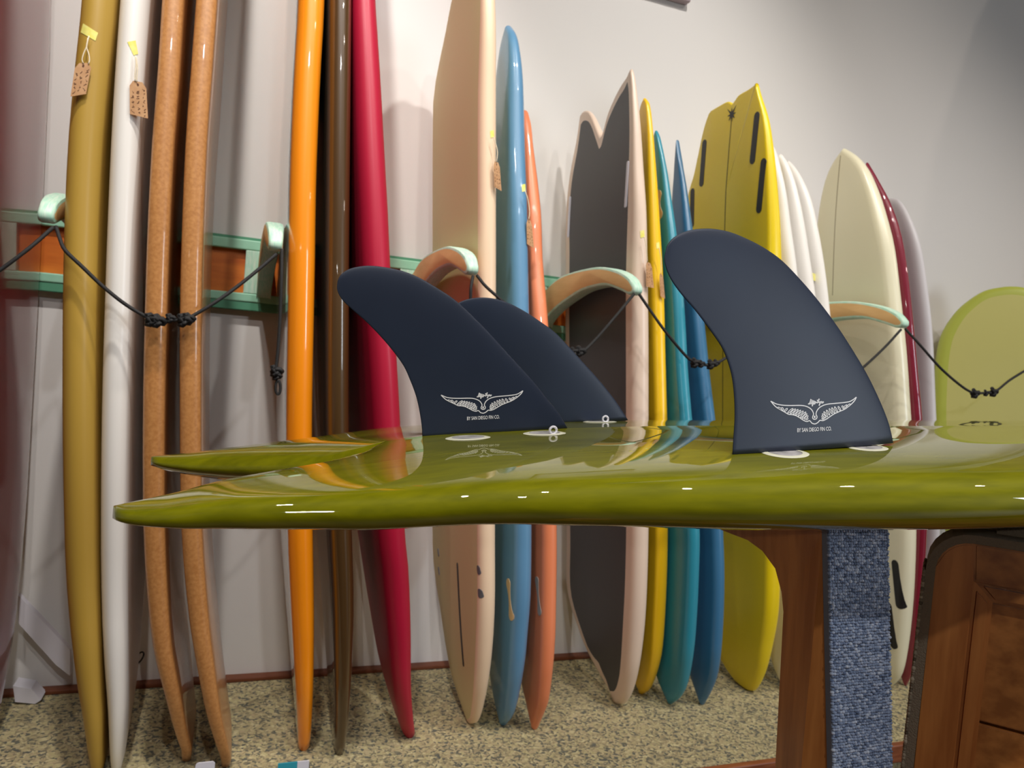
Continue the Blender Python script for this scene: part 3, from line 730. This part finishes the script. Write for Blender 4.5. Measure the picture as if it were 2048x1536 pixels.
# ------------------------------------------------------------------ parts let into the board faces
B = bvh_of(cream_b)
capsule_on(B, (915, 1130), (927, 1328), .006, BLACKP, cream, 'fin_slot', 'long black fin slot')
for a in ((877, 1105), (878, 1142), (957, 1140), (960, 1187)):
    capsule_on(B, (a[0] - .5, a[1] - 4), (a[0] + .5, a[1] + 4), .0062, GREYP, cream, 'fin_plug')
B = bvh_of(blue_b); capsule_on(B, (1017, 1168), (1022, 1230), .013, mat('tan plug', (214, 178, 132), .5), blue, 'leash_plug', 'tan figure eight plug', fat=.005)
B = bvh_of(coral_b); capsule_on(B, (1074, 1162), (1079, 1222), .011, mat('grey plug', (168, 158, 150), .5), coral, 'leash_plug', 'grey figure eight plug', fat=.005)
B = bvh_of(teal_b); capsule_on(B, (1317, 392), (1319, 428), .016, mat('tan plug', (214, 178, 132), .5), teal, 'leash_plug', 'tan figure eight plug', fat=.006)
B = bvh_of(blue2_b); capsule_on(B, (1338, 330), (1350, 440), .009, BLACKP, blue2, 'fin_slot', 'black fin slot')
B = bvh_of(yellow_b)
for a, b in (((1409, 287), (1403, 366)), ((1514, 232), (1505, 320)), ((1527, 325), (1518, 418)), ((1385, 384), (1384, 448))):
    capsule_on(B, a, b, .011, BLACKP, yellow, 'fin_slot')
capsule_on(B, (1463, 240), (1452, 380), .0012, mat('dark stringer', (70, 56, 10), .6), yellow, 'stringer', 'thin dark centre line', proud=.0006)
capsule_on(B, (1452, 382), (1446, 1250), .0012, mat('dark stringer', (70, 56, 10), .6), yellow, 'stringer', 'thin dark centre line', proud=.0006)
# small dark star-like mark at the tail
c_, n_ = hit(B, (1464, 229)); V = []; Fc = []
for k in range(16):
    a = 2 * math.pi * k / 16; r = .020 if k % 2 == 0 else .008
    if k in (2, 6): r = .03
    q = (c_.y + r * math.cos(a), c_.z + r * math.sin(a))
    l2, nr, i, dd = B.ray_cast(Vector((-3, q[0], q[1])), Vector((1, 0, 0))); xx = (l2.x if l2 else c_.x) - .001
    V.append((xx, q[0], q[1]))
obj('logo', V, [tuple(range(16))], BLACKP, yellow, smooth=False)['label'] = 'small black emblem near the tail notch'
B = bvh_of(creamr_b)
capsule_on(B, (1790, 1128), (1800, 1210), .012, BLACKP, creamr, 'fin_slot')
capsule_on(B, (1777, 1213), (1787, 1290), .012, BLACKP, creamr, 'fin_slot')
capsule_on(B, (1681, 312), (1665, 590), .0015, mat('thin stringer', (170, 160, 130), .6), creamr, 'stringer', 'thin centre line', proud=.0005)
B = bvh_of(fish_b)
for a, b in (((1257, 326), (1252, 412)), ((1141, 396), (1137, 472))):
    capsule_on(B, a, b, .0045, WHITEP, fish, 'fin_box', 'white slanted fin box', proud=.003)

# ------------------------------------------------------------------ rack on the wall
PEGX = [-.331, .060, .465, .868, 1.283, 1.697]
rack = thing('surfboard_rack', 'mint green wall rack with arched plywood arms and orange panels', 'rack', (.9, 0, .985))
RX0, RX1 = -1.3, 2.05
box_obj('top_rail', (RX0, RX1, -.031, 0, 1.142, 1.168), MINT, rack, bev=.003)
box_obj('top_cap', (RX0, RX1, -.020, 0, 1.168, 1.176), MINTD, rack)
box_obj('bottom_rail', (RX0, RX1, -.031, 0, 1.008, 1.030), MINT, rack, bev=.003)
box_obj('lower_lip', (RX0, RX1, -.028, 0, .986, 1.008), MINTD, rack, bev=.002)
edges = [RX0] + [x - .03 for x in PEGX] + [RX1]
for a, b in zip(edges, edges[1:]):
    box_obj('rack_panel', (a + .021, b - .021, -.012, 0, 1.030, 1.142), PANELO, rack)['label'] = 'orange stained panel between mint posts'
for x in PEGX: box_obj('post', (x - .051, x - .009, -.030, 0, 1.030, 1.142), MINTL, rack, bev=.002)
PT = [(-.028, 1.136), (-.10, 1.160), (-.17, 1.172), (-.29, 1.176), (-.39, 1.172), (-.48, 1.155), (-.535, 1.134), (-.562, 1.112)]
PTIP = [(-.562, 1.112), (-.563, 1.100), (-.553, 1.093), (-.538, 1.093)]
PB = [(-.538, 1.093), (-.50, 1.105), (-.43, 1.121), (-.36, 1.122), (-.285, 1.116), (-.21, 1.100), (-.13, 1.078), (-.06, 1.050), (-.028, 1.026)]
PROFILE = spline(PT, 26)[:-1] + spline(PTIP, 8)[:-1] + spline(PB, 26)
def inset_loop(P, d):
    P = [np.array(p) for p in P]; n = len(P); out = []
    A = sum(P[k][0] * P[(k + 1) % n][1] - P[(k + 1) % n][0] * P[k][1] for k in range(n)); sg = 1 if A > 0 else -1
    for k in range(n):
        t = P[(k + 1) % n] - P[k - 1]; t = t / np.linalg.norm(t); out.append(P[k] + d * sg * np.array([-t[1], t[0]]))
    return out
def peg(x):
    hwid, bev = .0185, .007; V, Fc, mi = [], [], []; n = len(PROFILE)
    for xx, d in ((-hwid, bev), (-hwid + bev * .3, bev * .3), (-hwid + bev, 0), (hwid - bev, 0), (hwid - bev * .3, bev * .3), (hwid, bev)):
        V += [(x + xx * (1 - .32 * max(0, (-p[0] - .44) / .125) ** 2), p[0], p[1] - .006) for p in inset_loop(PROFILE, d)]
    for r in range(5):
        for k in range(n):
            Fc.append((r*n + k, r*n + (k+1) % n, (r+1)*n + (k+1) % n, (r+1)*n + k)); mi.append(1)
    Fc += [tuple(range(n)), tuple(range(6*n - 1, 5*n - 1, -1))]; mi += [0, 0]
    bm = bmesh.new(); vs = [bm.verts.new(v) for v in V]
    for f, k in zip(Fc, mi): q = bm.faces.new([vs[i] for i in f]); q.material_index = k
    return from_bm('rack_arm', bm, [PLY, MINTL], rack, smooth=True, flat_angle=40)
for x in PEGX: peg(x)

# ------------------------------------------------------------------ cords
def cord(label, px, ys, knots=(), loop=None, r=.0034, start=None, end=None):
    P = [on_y(p, y) for p, y in zip(px, ys)]
    root = thing('elastic_cord', label, 'cord', tuple(P[0]))
    path = spline(P, 60)
    tube('strand', path, r, BLACKC, root)
    for kp, ky, rr in knots: knot('knot', on_y(kp, ky), rr, BLACKC, root)
    if loop:
        (lx, ly), yy, w_, h_ = loop
        L2 = [on_y((lx + w_ * math.sin(t), ly - h_ * math.cos(t)), yy) for t in np.linspace(0, 2 * math.pi, 20)]
        tube('loop', L2, r * .8, BLACKC, root, seg=6)
    return root
cord('black cord running left from the leftmost rack arm to the frame edge', [(-120, 620), (-60, 578), (0, 540), (60, 495), (106, 455)], [-.60, -.61, -.61, -.60, -.57])
cord('black elastic cord sagging across the mustard, white and brown boards', [(112, 453), (120, 478), (130, 500), (165, 534), (205, 572), (250, 608), (290, 632), (312, 641), (340, 640), (365, 640), (378, 636), (440, 598), (500, 553), (553, 508)],
     [-.56, -.575, -.59, -.60, -.605, -.61, -.612, -.612, -.612, -.612, -.61, -.60, -.58, -.56], [((303, 640), -.612, .0085), ((316, 642), -.612, .0085), ((341, 637), -.612, .006), ((368, 641), -.612, .0085), ((377, 637), -.612, .007)])
cord('black cord hanging straight down from the arm left of the orange board', [(564, 498), (563, 560), (560, 640), (556, 700), (552, 738), (552, 752)], [-.56, -.57, -.57, -.57, -.57, -.57], [((552, 742), -.57, .008), ((553, 752), -.57, .006)], ((556, 775), -.57, 5, 14))
cord('short black cord end hanging from the arm before the cream board', [(946, 552), (942, 575), (941, 600), (940, 640), (938, 700)], [-.56, -.57, -.57, -.57, -.57], [((938, 702), -.57, .007)])
cord('black cord crossing the cream, blue, coral and charcoal boards', [(954, 551), (970, 571), (992, 591), (1040, 632), (1100, 680), (1150, 703), (1165, 703), (1190, 680), (1230, 634), (1268, 588)], [-.56, -.58, -.60, -.61, -.615, -.62, -.62, -.61, -.59, -.56],
     [((1160, 703), -.62, .008), ((1147, 704), -.62, .007)])
cord('black cord sagging across the amber, teal and steel blue boards', [(1278, 588), (1300, 620), (1330, 662), (1370, 710), (1385, 722), (1410, 730), (1430, 727), (1450, 717), (1490, 690), (1545, 610)], [-.572, -.582, -.60, -.60, -.60, -.60, -.60, -.595, -.58, -.572],
     [((1390, 726), -.60, .008), ((1403, 728), -.60, .006), ((1422, 729), -.60, .008), ((1432, 726), -.60, .006)])
cord('black cord from behind the nearest fin up to the ivory board', [(1555, 612), (1590, 690), (1640, 770), (1680, 772), (1726, 735), (1770, 694), (1802, 659)], [-.572, -.58, -.59, -.59, -.59, -.58, -.572], [((1660, 774), -.59, .008)])
cord('black knotted cord at the right crossing in front of the lime board', [(1810, 657), (1840, 690), (1880, 735), (1920, 770), (1945, 785), (1968, 786), (1990, 783), (2020, 760), (2060, 735), (2110, 700)], [-.56, -.58, -.585, -.59, -.59, -.59, -.59, -.585, -.58, -.57],
     [((1950, 787), -.59, .009), ((1972, 786), -.59, .006), ((1987, 784), -.59, .009)])
lp = thing('leash_loop', 'tiny black string loop sticking out low behind the white longboard', 'cord', tuple(on_y((268, 1326), -.2)))
tube('loop', [on_y((278 + 9 * math.cos(t) - 3 * math.sin(t), 1316 + 5 * math.cos(t) * -1 + 11 * math.sin(t)), -.2) for t in np.linspace(0, 2 * math.pi, 20)], .002, BLACKC, lp, seg=6)
tube('strand', [on_y((271, 1323), -.2), on_y((266, 1330), -.205), on_y((258, 1336), -.21)], .002, BLACKC, lp, seg=6)

# ------------------------------------------------------------------ price tags
def price_tag(label, board_obj, card, tape_q, string, side_off=.010, lines=3, writing=True, depth_at=None, at_tape=False):
    "card: 4 pixel corners tl, tr, br, bl; tape_q: pixel quad; string: list of pixel polylines"
    bvh = bvh_of(board_obj) if board_obj is not None else None
    c = np.mean(np.array(card, float), 0)
    if depth_at is not None: yc = depth_at
    else:
        l, nn = hit(bvh, tuple(c)) if not at_tape else (None, None)
        if l is None: l, nn = hit(bvh, tape_q and tuple(np.mean(np.array(tape_q, float), 0)) or tuple(c))
        yc = l.y - side_off
    root = thing('price_tag', label, 'tag', tuple(on_y(tuple(c), yc)))
    tl, tr, br, bl = [np.array(p, float) for p in card]
    bil = lambda u, v: (tl * (1 - u) + tr * u) * (1 - v) + (bl * (1 - u) + br * u) * v
    outl = [(.22, 0), (.78, 0), (1, .16), (1, 1), (0, 1), (0, .16)]
    front = [on_y(tuple(bil(u, v)), yc) for u, v in outl]; back = [p + np.array([0, .0008, 0]) for p in front]
    n = 6; V = front + back; Fc = [tuple(range(n)), tuple(range(2 * n - 1, n - 1, -1))] + [(k, n + k, n + (k + 1) % n, (k + 1) % n) for k in range(n)]
    card_o = obj('card', V, Fc, KRAFT, root, smooth=False)
    hole = [on_y(tuple(bil(.5 + .07 * math.cos(t), .09 + .04 * math.sin(t))), yc - .0004) for t in np.linspace(0, 2 * math.pi, 10)[:-1]]
    obj('eyelet', hole, [tuple(range(9))], SCRIB, card_o, smooth=False)
    if writing:
        V, Fc = [], []
        for k in range(lines):          # handwriting runs along the card
            u0 = .82 - .66 * k / max(1, lines - 1) if lines > 1 else .5
            v, v1 = .2 + .05 * k, .93
            pts = []
            while v < v1:
                for _ in range(int(rng.integers(3, 7))):
                    pts.append((u0 + rng.uniform(-.10, .10), v)); v += .022
                if len(pts) > 2:
                    st = len(V)
                    for i, q in enumerate(pts):
                        for s in (-.012, .012): V.append(on_y(tuple(bil(q[0] + s * .9, q[1] + s * .6)), yc - .0004))
                    for i in range(len(pts) - 1): Fc.append((st + 2*i, st + 2*i + 1, st + 2*i + 3, st + 2*i + 2))
                pts = []; v += .035
        obj('handwriting', V, Fc, SCRIB, card_o, smooth=False)['label'] = 'brown handwriting'
    for pl in string:
        P = []
        for k, p in enumerate(pl):
            P.append(on_y(p, yc - .001))
        tube('string', spline(P, 12), .0010, STRING, root, seg=6)
    if tape_q:
        V = []; Q = [np.array(p, float) for p in tape_q]; m_ = 6
        for j in range(m_ + 1):
            for i in range(m_ + 1):
                u, v = i / m_, j / m_; p = (Q[0] * (1 - u) + Q[1] * u) * (1 - v) + (Q[3] * (1 - u) + Q[2] * u) * v
                l, nn = hit(bvh, tuple(p)) if bvh else (None, None)
                V.append(l + nn * .0008 if l is not None else Vector(on_y(tuple(p), yc + .004)))
        Fc = [(j*(m_+1) + i, j*(m_+1) + i + 1, (j+1)*(m_+1) + i + 1, (j+1)*(m_+1) + i) for j in range(m_) for i in range(m_)]
        obj('tape', V, Fc, TAPE, root, smooth=True)
    return root
price_tag('brown handwritten tag on a looped string on the mustard longboard', golden_b, [(151, 126), (184, 126), (172, 188), (141, 193)], [(167, 47), (196, 66), (191, 82), (162, 65)], [[(178, 72), (175, 84), (173, 94), (168, 105), (164, 120), (167, 127)], [(176, 76), (173, 94), (177, 106), (179, 120), (177, 128)]])
price_tag('brown handwritten tag under a yellow tape flag on the white longboard', white_b, [(259, 160), (292, 166), (296, 237), (260, 228)], [(255, 84), (271, 81), (276, 108), (267, 111)], [[(271, 111), (272, 130), (270, 150), (270, 162)], [(272, 112), (275, 135), (274, 150), (273, 164)]], side_off=.016)
price_tag('brown tag hanging on the right rail of the cream board', cream_b, [(987, 322), (999, 326), (1003, 382), (989, 374)], [(980, 262), (987, 260), (988, 274), (981, 276)], [[(987, 274), (992, 290), (995, 305), (993, 324)]], side_off=.012, at_tape=True)
price_tag('brown tag hanging between the slate blue and coral boards', blue_b, [(1053, 438), (1063, 442), (1068, 496), (1054, 488)], [(1043, 370), (1050, 368), (1051, 382), (1044, 384)], [[(1050, 381), (1056, 400), (1059, 425), (1057, 440)]], side_off=.022, at_tape=True)
price_tag('brown tag overlapping the charcoal and amber boards', fish_b, [(1292, 522), (1303, 528), (1308, 576), (1293, 573)], [(1280, 462), (1288, 460), (1289, 474), (1281, 476)], [[(1288, 473), (1292, 490), (1295, 524)]], side_off=.012, at_tape=True)
price_tag('brown tag overlapping the amber and teal boards', yo, [(1319, 546), (1326, 550), (1330, 598), (1321, 592)], [(1312, 486), (1318, 484), (1319, 496), (1313, 498)], [[(1318, 495), (1322, 520), (1322, 548)]], side_off=.022, at_tape=True)
V = []
for p in ((1623, 545), (1631, 548), (1631, 562), (1624, 560)):
    best = min((l for l, _n in (hit(bvh_of(w_), p) for w_ in whites) if l is not None), key=lambda l: (l - Vector(CAM)).length)
    V.append(best - Vector(ray(*p)).normalized() * .001)
tag(obj('tape_flag', V, [(0, 1, 2, 3)], TAPE, None, tuple(V[0]), smooth=False), 'scrap of yellow tape on a white board behind the nearest big fin', 'tape')

# ------------------------------------------------------------------ display stand under the olive board
st = thing('display_stand', 'brown wood stand post with blue grey carpet under the olive board', 'stand', (.55, -1.55, LOWZ))
SL = .125
HB_LOW = min(h_[0].z for h_ in (HB.ray_cast(Vector((x_, y_, .5)), Vector((0, 0, 1))) for x_ in (.484, .515, .55) for y_ in np.linspace(-1.60, -1.30, 7)) if h_[0] is not None)
ST = HB_LOW - .0045
ZB = .50
def shx(z): return (ST - max(z, ZB)) * SL
yF, yB, yA = -1.600, float(on_x((1562, 1120), .49)[1]), -1.30
prof = [(yF, ST), (yA, ST), (yA, ST - .034), (yB + .05, ST - .034), (yB + .028, ST - .039), (yB + .010, ST - .051), (yB + .002, ST - .071), (yB, .69), (yB, ZB), (yB, LOWZ), (yF, LOWZ), (yF, ZB)]
bm = bmesh.new(); A_ = [bm.verts.new((.4855 + shx(z), y - (ST - z) * .02, z)) for y, z in prof]; B_ = [bm.verts.new((.548 + shx(z), y - (ST - z) * .02, z)) for y, z in prof]
bm.faces.new(A_); bm.faces.new(B_[::-1])
for k in range(len(prof)): bm.faces.new((A_[k], B_[k], B_[(k + 1) % len(prof)], A_[(k + 1) % len(prof)]))
from_bm('post', bm, WOODST, st, smooth=False)
def loops(name, corner, u, v, nrm, nu, nv, m_, parent, size, shear=None, label=None):
    "a field of carpet loops, one small bead of yarn each"
    ico = bmesh.new(); bmesh.ops.create_icosphere(ico, subdivisions=1, radius=1); bv = np.array([q.co[:] for q in ico.verts]); bf = [[q.index for q in f.verts] for f in ico.faces]; ico.free()
    u, v, nrm, corner = map(lambda a: np.array(a, float), (u, v, nrm, corner)); V, Fc, at = [], [], []
    un, vn = u / np.linalg.norm(u), v / np.linalg.norm(v)
    for j in range(nv):
        for i in range(nu):
            c = corner + u * ((i + .5 + .25 * (j % 2) + rng.uniform(-.15, .15)) / nu) + v * ((j + .5 + rng.uniform(-.2, .2)) / nv)
            s = size * rng.uniform(.8, 1.25); st_ = len(V)
            q = c + (bv[:, :1] * un * s * 1.15 + bv[:, 1:2] * vn * s * .9 + bv[:, 2:] * nrm * s * .8)
            V.extend(q.tolist()); Fc.extend([[st_ + k for k in f] for f in bf]); at.extend([float(np.clip(rng.normal(.5, .24), 0, 1))] * len(bv))
    o = obj(name, V, Fc, m_, parent)
    a = o.data.attributes.new('yarn', 'FLOAT', 'POINT'); a.data.foreach_set('value', at)
    o['kind'] = 'stuff'
    if label: o['label'] = label
    return o
H_ = ST - ZB
dn = np.array([SL * H_, -.02 * H_, -H_])
bm = bmesh.new()
c0 = np.array([.4835, yF - .0005, ST + .0025]); q = [c0, c0 + np.array([.068, 0, 0]), c0 + np.array([.068, 0, 0]) + dn, c0 + dn]
off = np.array([0, -.006, 0]); vs = [bm.verts.new(p) for p in q] + [bm.verts.new(p + off) for p in q]
for f in ((0, 1, 2, 3), (4, 5, 6, 7), (0, 1, 5, 4), (1, 2, 6, 5), (2, 3, 7, 6), (3, 0, 4, 7)): bm.faces.new([vs[i] for i in f])
from_bm('carpet_backing', bm, BACKING, st, smooth=False)
loops('carpet_pile', c0 + off + np.array([0, -.0006, 0]), (.068, 0, 0), dn, (0, -1, 0), 25, 108, LOOPB, st, .0017, label='blue grey loop pile carpet strip')
box_obj('carpet_pad', (.4835, .5515, -1.606, yA, ST, HB_LOW - .0004), BACKING, st)
box_obj('foot', (.50, .60, -1.72, -1.40, LOWZ, LOWZ + .03), WOODST, st, bev=.004)

# right hand stand: framed panel
tl = on_z((1872, 1066), .772); tr = on_z((2048, 1094), .772)
u_ = tr - tl; u_[2] = 0; u_ /= np.linalg.norm(u_); n_ = np.array([u_[1], -u_[0], 0.0])   # towards the viewer
if n_ @ (CAM - tl) < 0: n_ = -n_
ps = thing('panel_stand', 'brown panelled wood stand with carpeted edges at the lower right', 'stand', (tl[0] + .15, tl[1], LOWZ))
LEANX = -.045                                     # left edge drifts as it goes down
def pp(a, z, o=0.0): return tl + u_ * (a + LEANX * (.772 - max(z, ZB))) + n_ * o + np.array([0, 0, z - .772])
PW = .36
def prism(name, pts, o0, o1, m_, parent, bev=.0):
    bm = bmesh.new(); A_ = [bm.verts.new(pp(a, z, o1)) for a, z in pts]; B_ = [bm.verts.new(pp(a, z, o0)) for a, z in pts]; n = len(pts)
    f1 = bm.faces.new(A_); f2 = bm.faces.new(B_[::-1])
    for k in range(n): bm.faces.new((A_[k], B_[k], B_[(k + 1) % n], A_[(k + 1) % n]))
    if bev: bmesh.ops.bevel(bm, geom=list(f1.edges), offset=bev, segments=2, affect='EDGES')
    return from_bm(name, bm, m_, parent, smooth=False)
SW = .036
arc = [(.004 + .028 * (1 - math.cos(t)), .768 - .028 * (1 - math.sin(t))) for t in np.linspace(0, math.pi / 2, 7)]
prism('stile', [(.004, LOWZ)] + arc + [(SW, .732), (SW, LOWZ)], -.05, 0, WOODST, ps, .002)
prism('top_frame', [(.032, .768), (PW - .03, .768), (PW - SW, .732), (SW, .732)], -.05, 0, WOODPL, ps, .002)
prism('stile', [(PW - .03, .768), (PW, .74), (PW, LOWZ), (PW - SW, LOWZ), (PW - SW, .732)], -.05, 0, WOODST, ps, .002)
prism('moulding', [(SW, LOWZ), (SW, .732), (SW + .018, .714), (SW + .018, LOWZ)], -.05, -.006, WOODST, ps, .004)
prism('moulding', [(SW, .732), (PW - SW, .732), (PW - SW - .018, .714), (SW + .018, .714)], -.05, -.006, WOODPL, ps, .004)
z = .714; k = 0
for hgt in (.118, .112, .118, .115, .12, .116, .115):
    if z - hgt < LOWZ + .02: hgt = z - LOWZ - .005
    prism('plank', [(SW + .014, z - .0015), (PW - SW - .014, z - .0015), (PW - SW - .014, z - hgt + .0015), (SW + .014, z - hgt + .0015)], -.045, -.018 - .001 * (k % 2), WOODPL, ps, .0015)
    z -= hgt; k += 1
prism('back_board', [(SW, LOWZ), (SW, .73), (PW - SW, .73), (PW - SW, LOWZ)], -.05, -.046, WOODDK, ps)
arc2 = [(-.004 + .036 * (1 - math.cos(t)), .776 - .036 * (1 - math.sin(t))) for t in np.linspace(0, math.pi / 2, 7)]
prism('carpet_edge', [(-.004, LOWZ)] + arc2 + [(PW + .004, .776), (PW + .004, .768), (.032, .768)] + [(a, b) for a, b in arc[::-1]] + [(.004, LOWZ)], -.052, .002, mat('taupe carpet backing', (132, 118, 98), .95, bump=.8, bump_scale=700), ps)
loops('carpet_pile', pp(-.005, LOWZ, .003), (u_ * LEANX * 0 + pp(-.005, .735, .003) - pp(-.005, LOWZ, .003)), n_ * -.056, -u_, 300, 16, LOOPG, ps, .0021, label='taupe loop pile along the edges')
# carpet pad between the stand and the board
prism('carpet_pad', [(.05, .776), (PW, .776), (PW, .792), (.05, .792)], -.20, -.03, mat('taupe carpet backing', (132, 118, 98), .95, bump=.8, bump_scale=700), ps)
prism('top_board', [(.03, .755), (PW, .755), (PW, .776), (.03, .776)], -.22, -.05, WOODST, ps)

# ------------------------------------------------------------------ small things
sw = thing('display_strut', 'white slanted strut low on the wall behind the mustard longboard', 'strut', tuple(on_y((100, 1300), -.05)))
q = [on_y(p, -.05) for p in ((36, 1190), (36, 1246), (112, 1330), (140, 1352), (140, 1300))]
V = q + [p + np.array([0, .02, 0]) for p in q]; n = len(q)
obj('arm', V, [tuple(range(n)), tuple(range(2*n - 1, n - 1, -1))] + [(k, n + k, n + (k+1) % n, (k+1) % n) for k in range(n)], WHITEP, sw, smooth=False)
q = [on_y(p, -.075) for p in ((26, 1372), (62, 1378), (82, 1400), (70, 1408), (30, 1404))]
V = q + [p + np.array([0, .05, 0]) for p in q]; n = len(q)
obj('foot', V, [tuple(range(n)), tuple(range(2*n - 1, n - 1, -1))] + [(k, n + k, n + (k+1) % n, (k+1) % n) for k in range(n)], WHITEP, sw, smooth=False)
def low_block(name, label, cat, px, y, m_, thick=.05, zb=0.0):
    q = [on_y(p, y) for p in px]; V = q + [p + np.array([0, thick, 0]) for p in q]; n = len(q)
    o = obj(name, V, [tuple(range(n)), tuple(range(2*n - 1, n - 1, -1))] + [(k, n + k, n + (k+1) % n, (k+1) % n) for k in range(n)], m_, None, tuple(q[-1]), smooth=False)
    return tag(o, label, cat)
# standing cards whose tops peek over the lower frame edge, at the step
def card_stand(label, x0, x1, ztop, m1, m2, split, y):
    root = thing('card', label, 'card', ((x0 + x1) / 2, y, 0))
    r = .35 * (x1 - x0)
    bm = bmesh.new(); pts = [(x0, 0), (x0, ztop - r * .5)] + [(x0 + r * .5 * (1 - math.cos(t)), ztop - r * .5 * (1 - math.sin(t))) for t in np.linspace(.2, math.pi / 2, 5)] + [(x1 - r * .3, ztop), (x1, ztop - r * .3), (x1, 0)]
    if split is None:
        A_ = [bm.verts.new((a, y, b)) for a, b in pts]; B_ = [bm.verts.new((a, y + .003, b)) for a, b in pts]; n = len(pts)
        bm.faces.new(A_); bm.faces.new(B_[::-1])
        for k in range(n): bm.faces.new((A_[k], B_[k], B_[(k + 1) % n], A_[(k + 1) % n]))
        from_bm('face', bm, m1, root, smooth=False)
    else:
        bm.free(); xm = x0 + (x1 - x0) * split
        box_obj('face', (x0, xm, y, y + .003, 0, ztop), m1, root); box_obj('border', (xm, x1, y, y + .003, 0, ztop), m2, root)
    return root
a = on_y((391, 1528), -.62); b = on_y((430, 1528), -.62)
card_stand('white rounded card standing on the carpet at the lower frame edge', a[0], b[0], a[2] + .001, WHITEP, None, None, -.62)
a = on_y((556, 1531), -.62); b = on_y((618, 1530), -.62)
card_stand('teal and white card standing on the carpet at the lower frame edge', a[0], b[0], a[2] + .003, TEALC, WHITEP, .62, -.62)
# framed piece high on the wall, only its lower corner shows
c1 = on_y((1382, 4), -.03); c2 = on_y((1300, -8), -.03)
fr = thing('wall_frame', 'lower corner of a grey framed piece high on the wall', 'frame', (c1[0] - .2, 0, c1[2]))
bm = bmesh.new(); box(bm, c1[0] - .42, c1[0], -.03, 0, c1[2], c1[2] + .5, .004); from_bm('frame', bm, mat('mauve grey frame', (168, 150, 156), .6), fr, smooth=False)
box_obj('picture', (c1[0] - .395, c1[0] - .025, -.031, -.029, c1[2] + .025, c1[2] + .475), mat('pale print', (205, 200, 200), .7), fr)
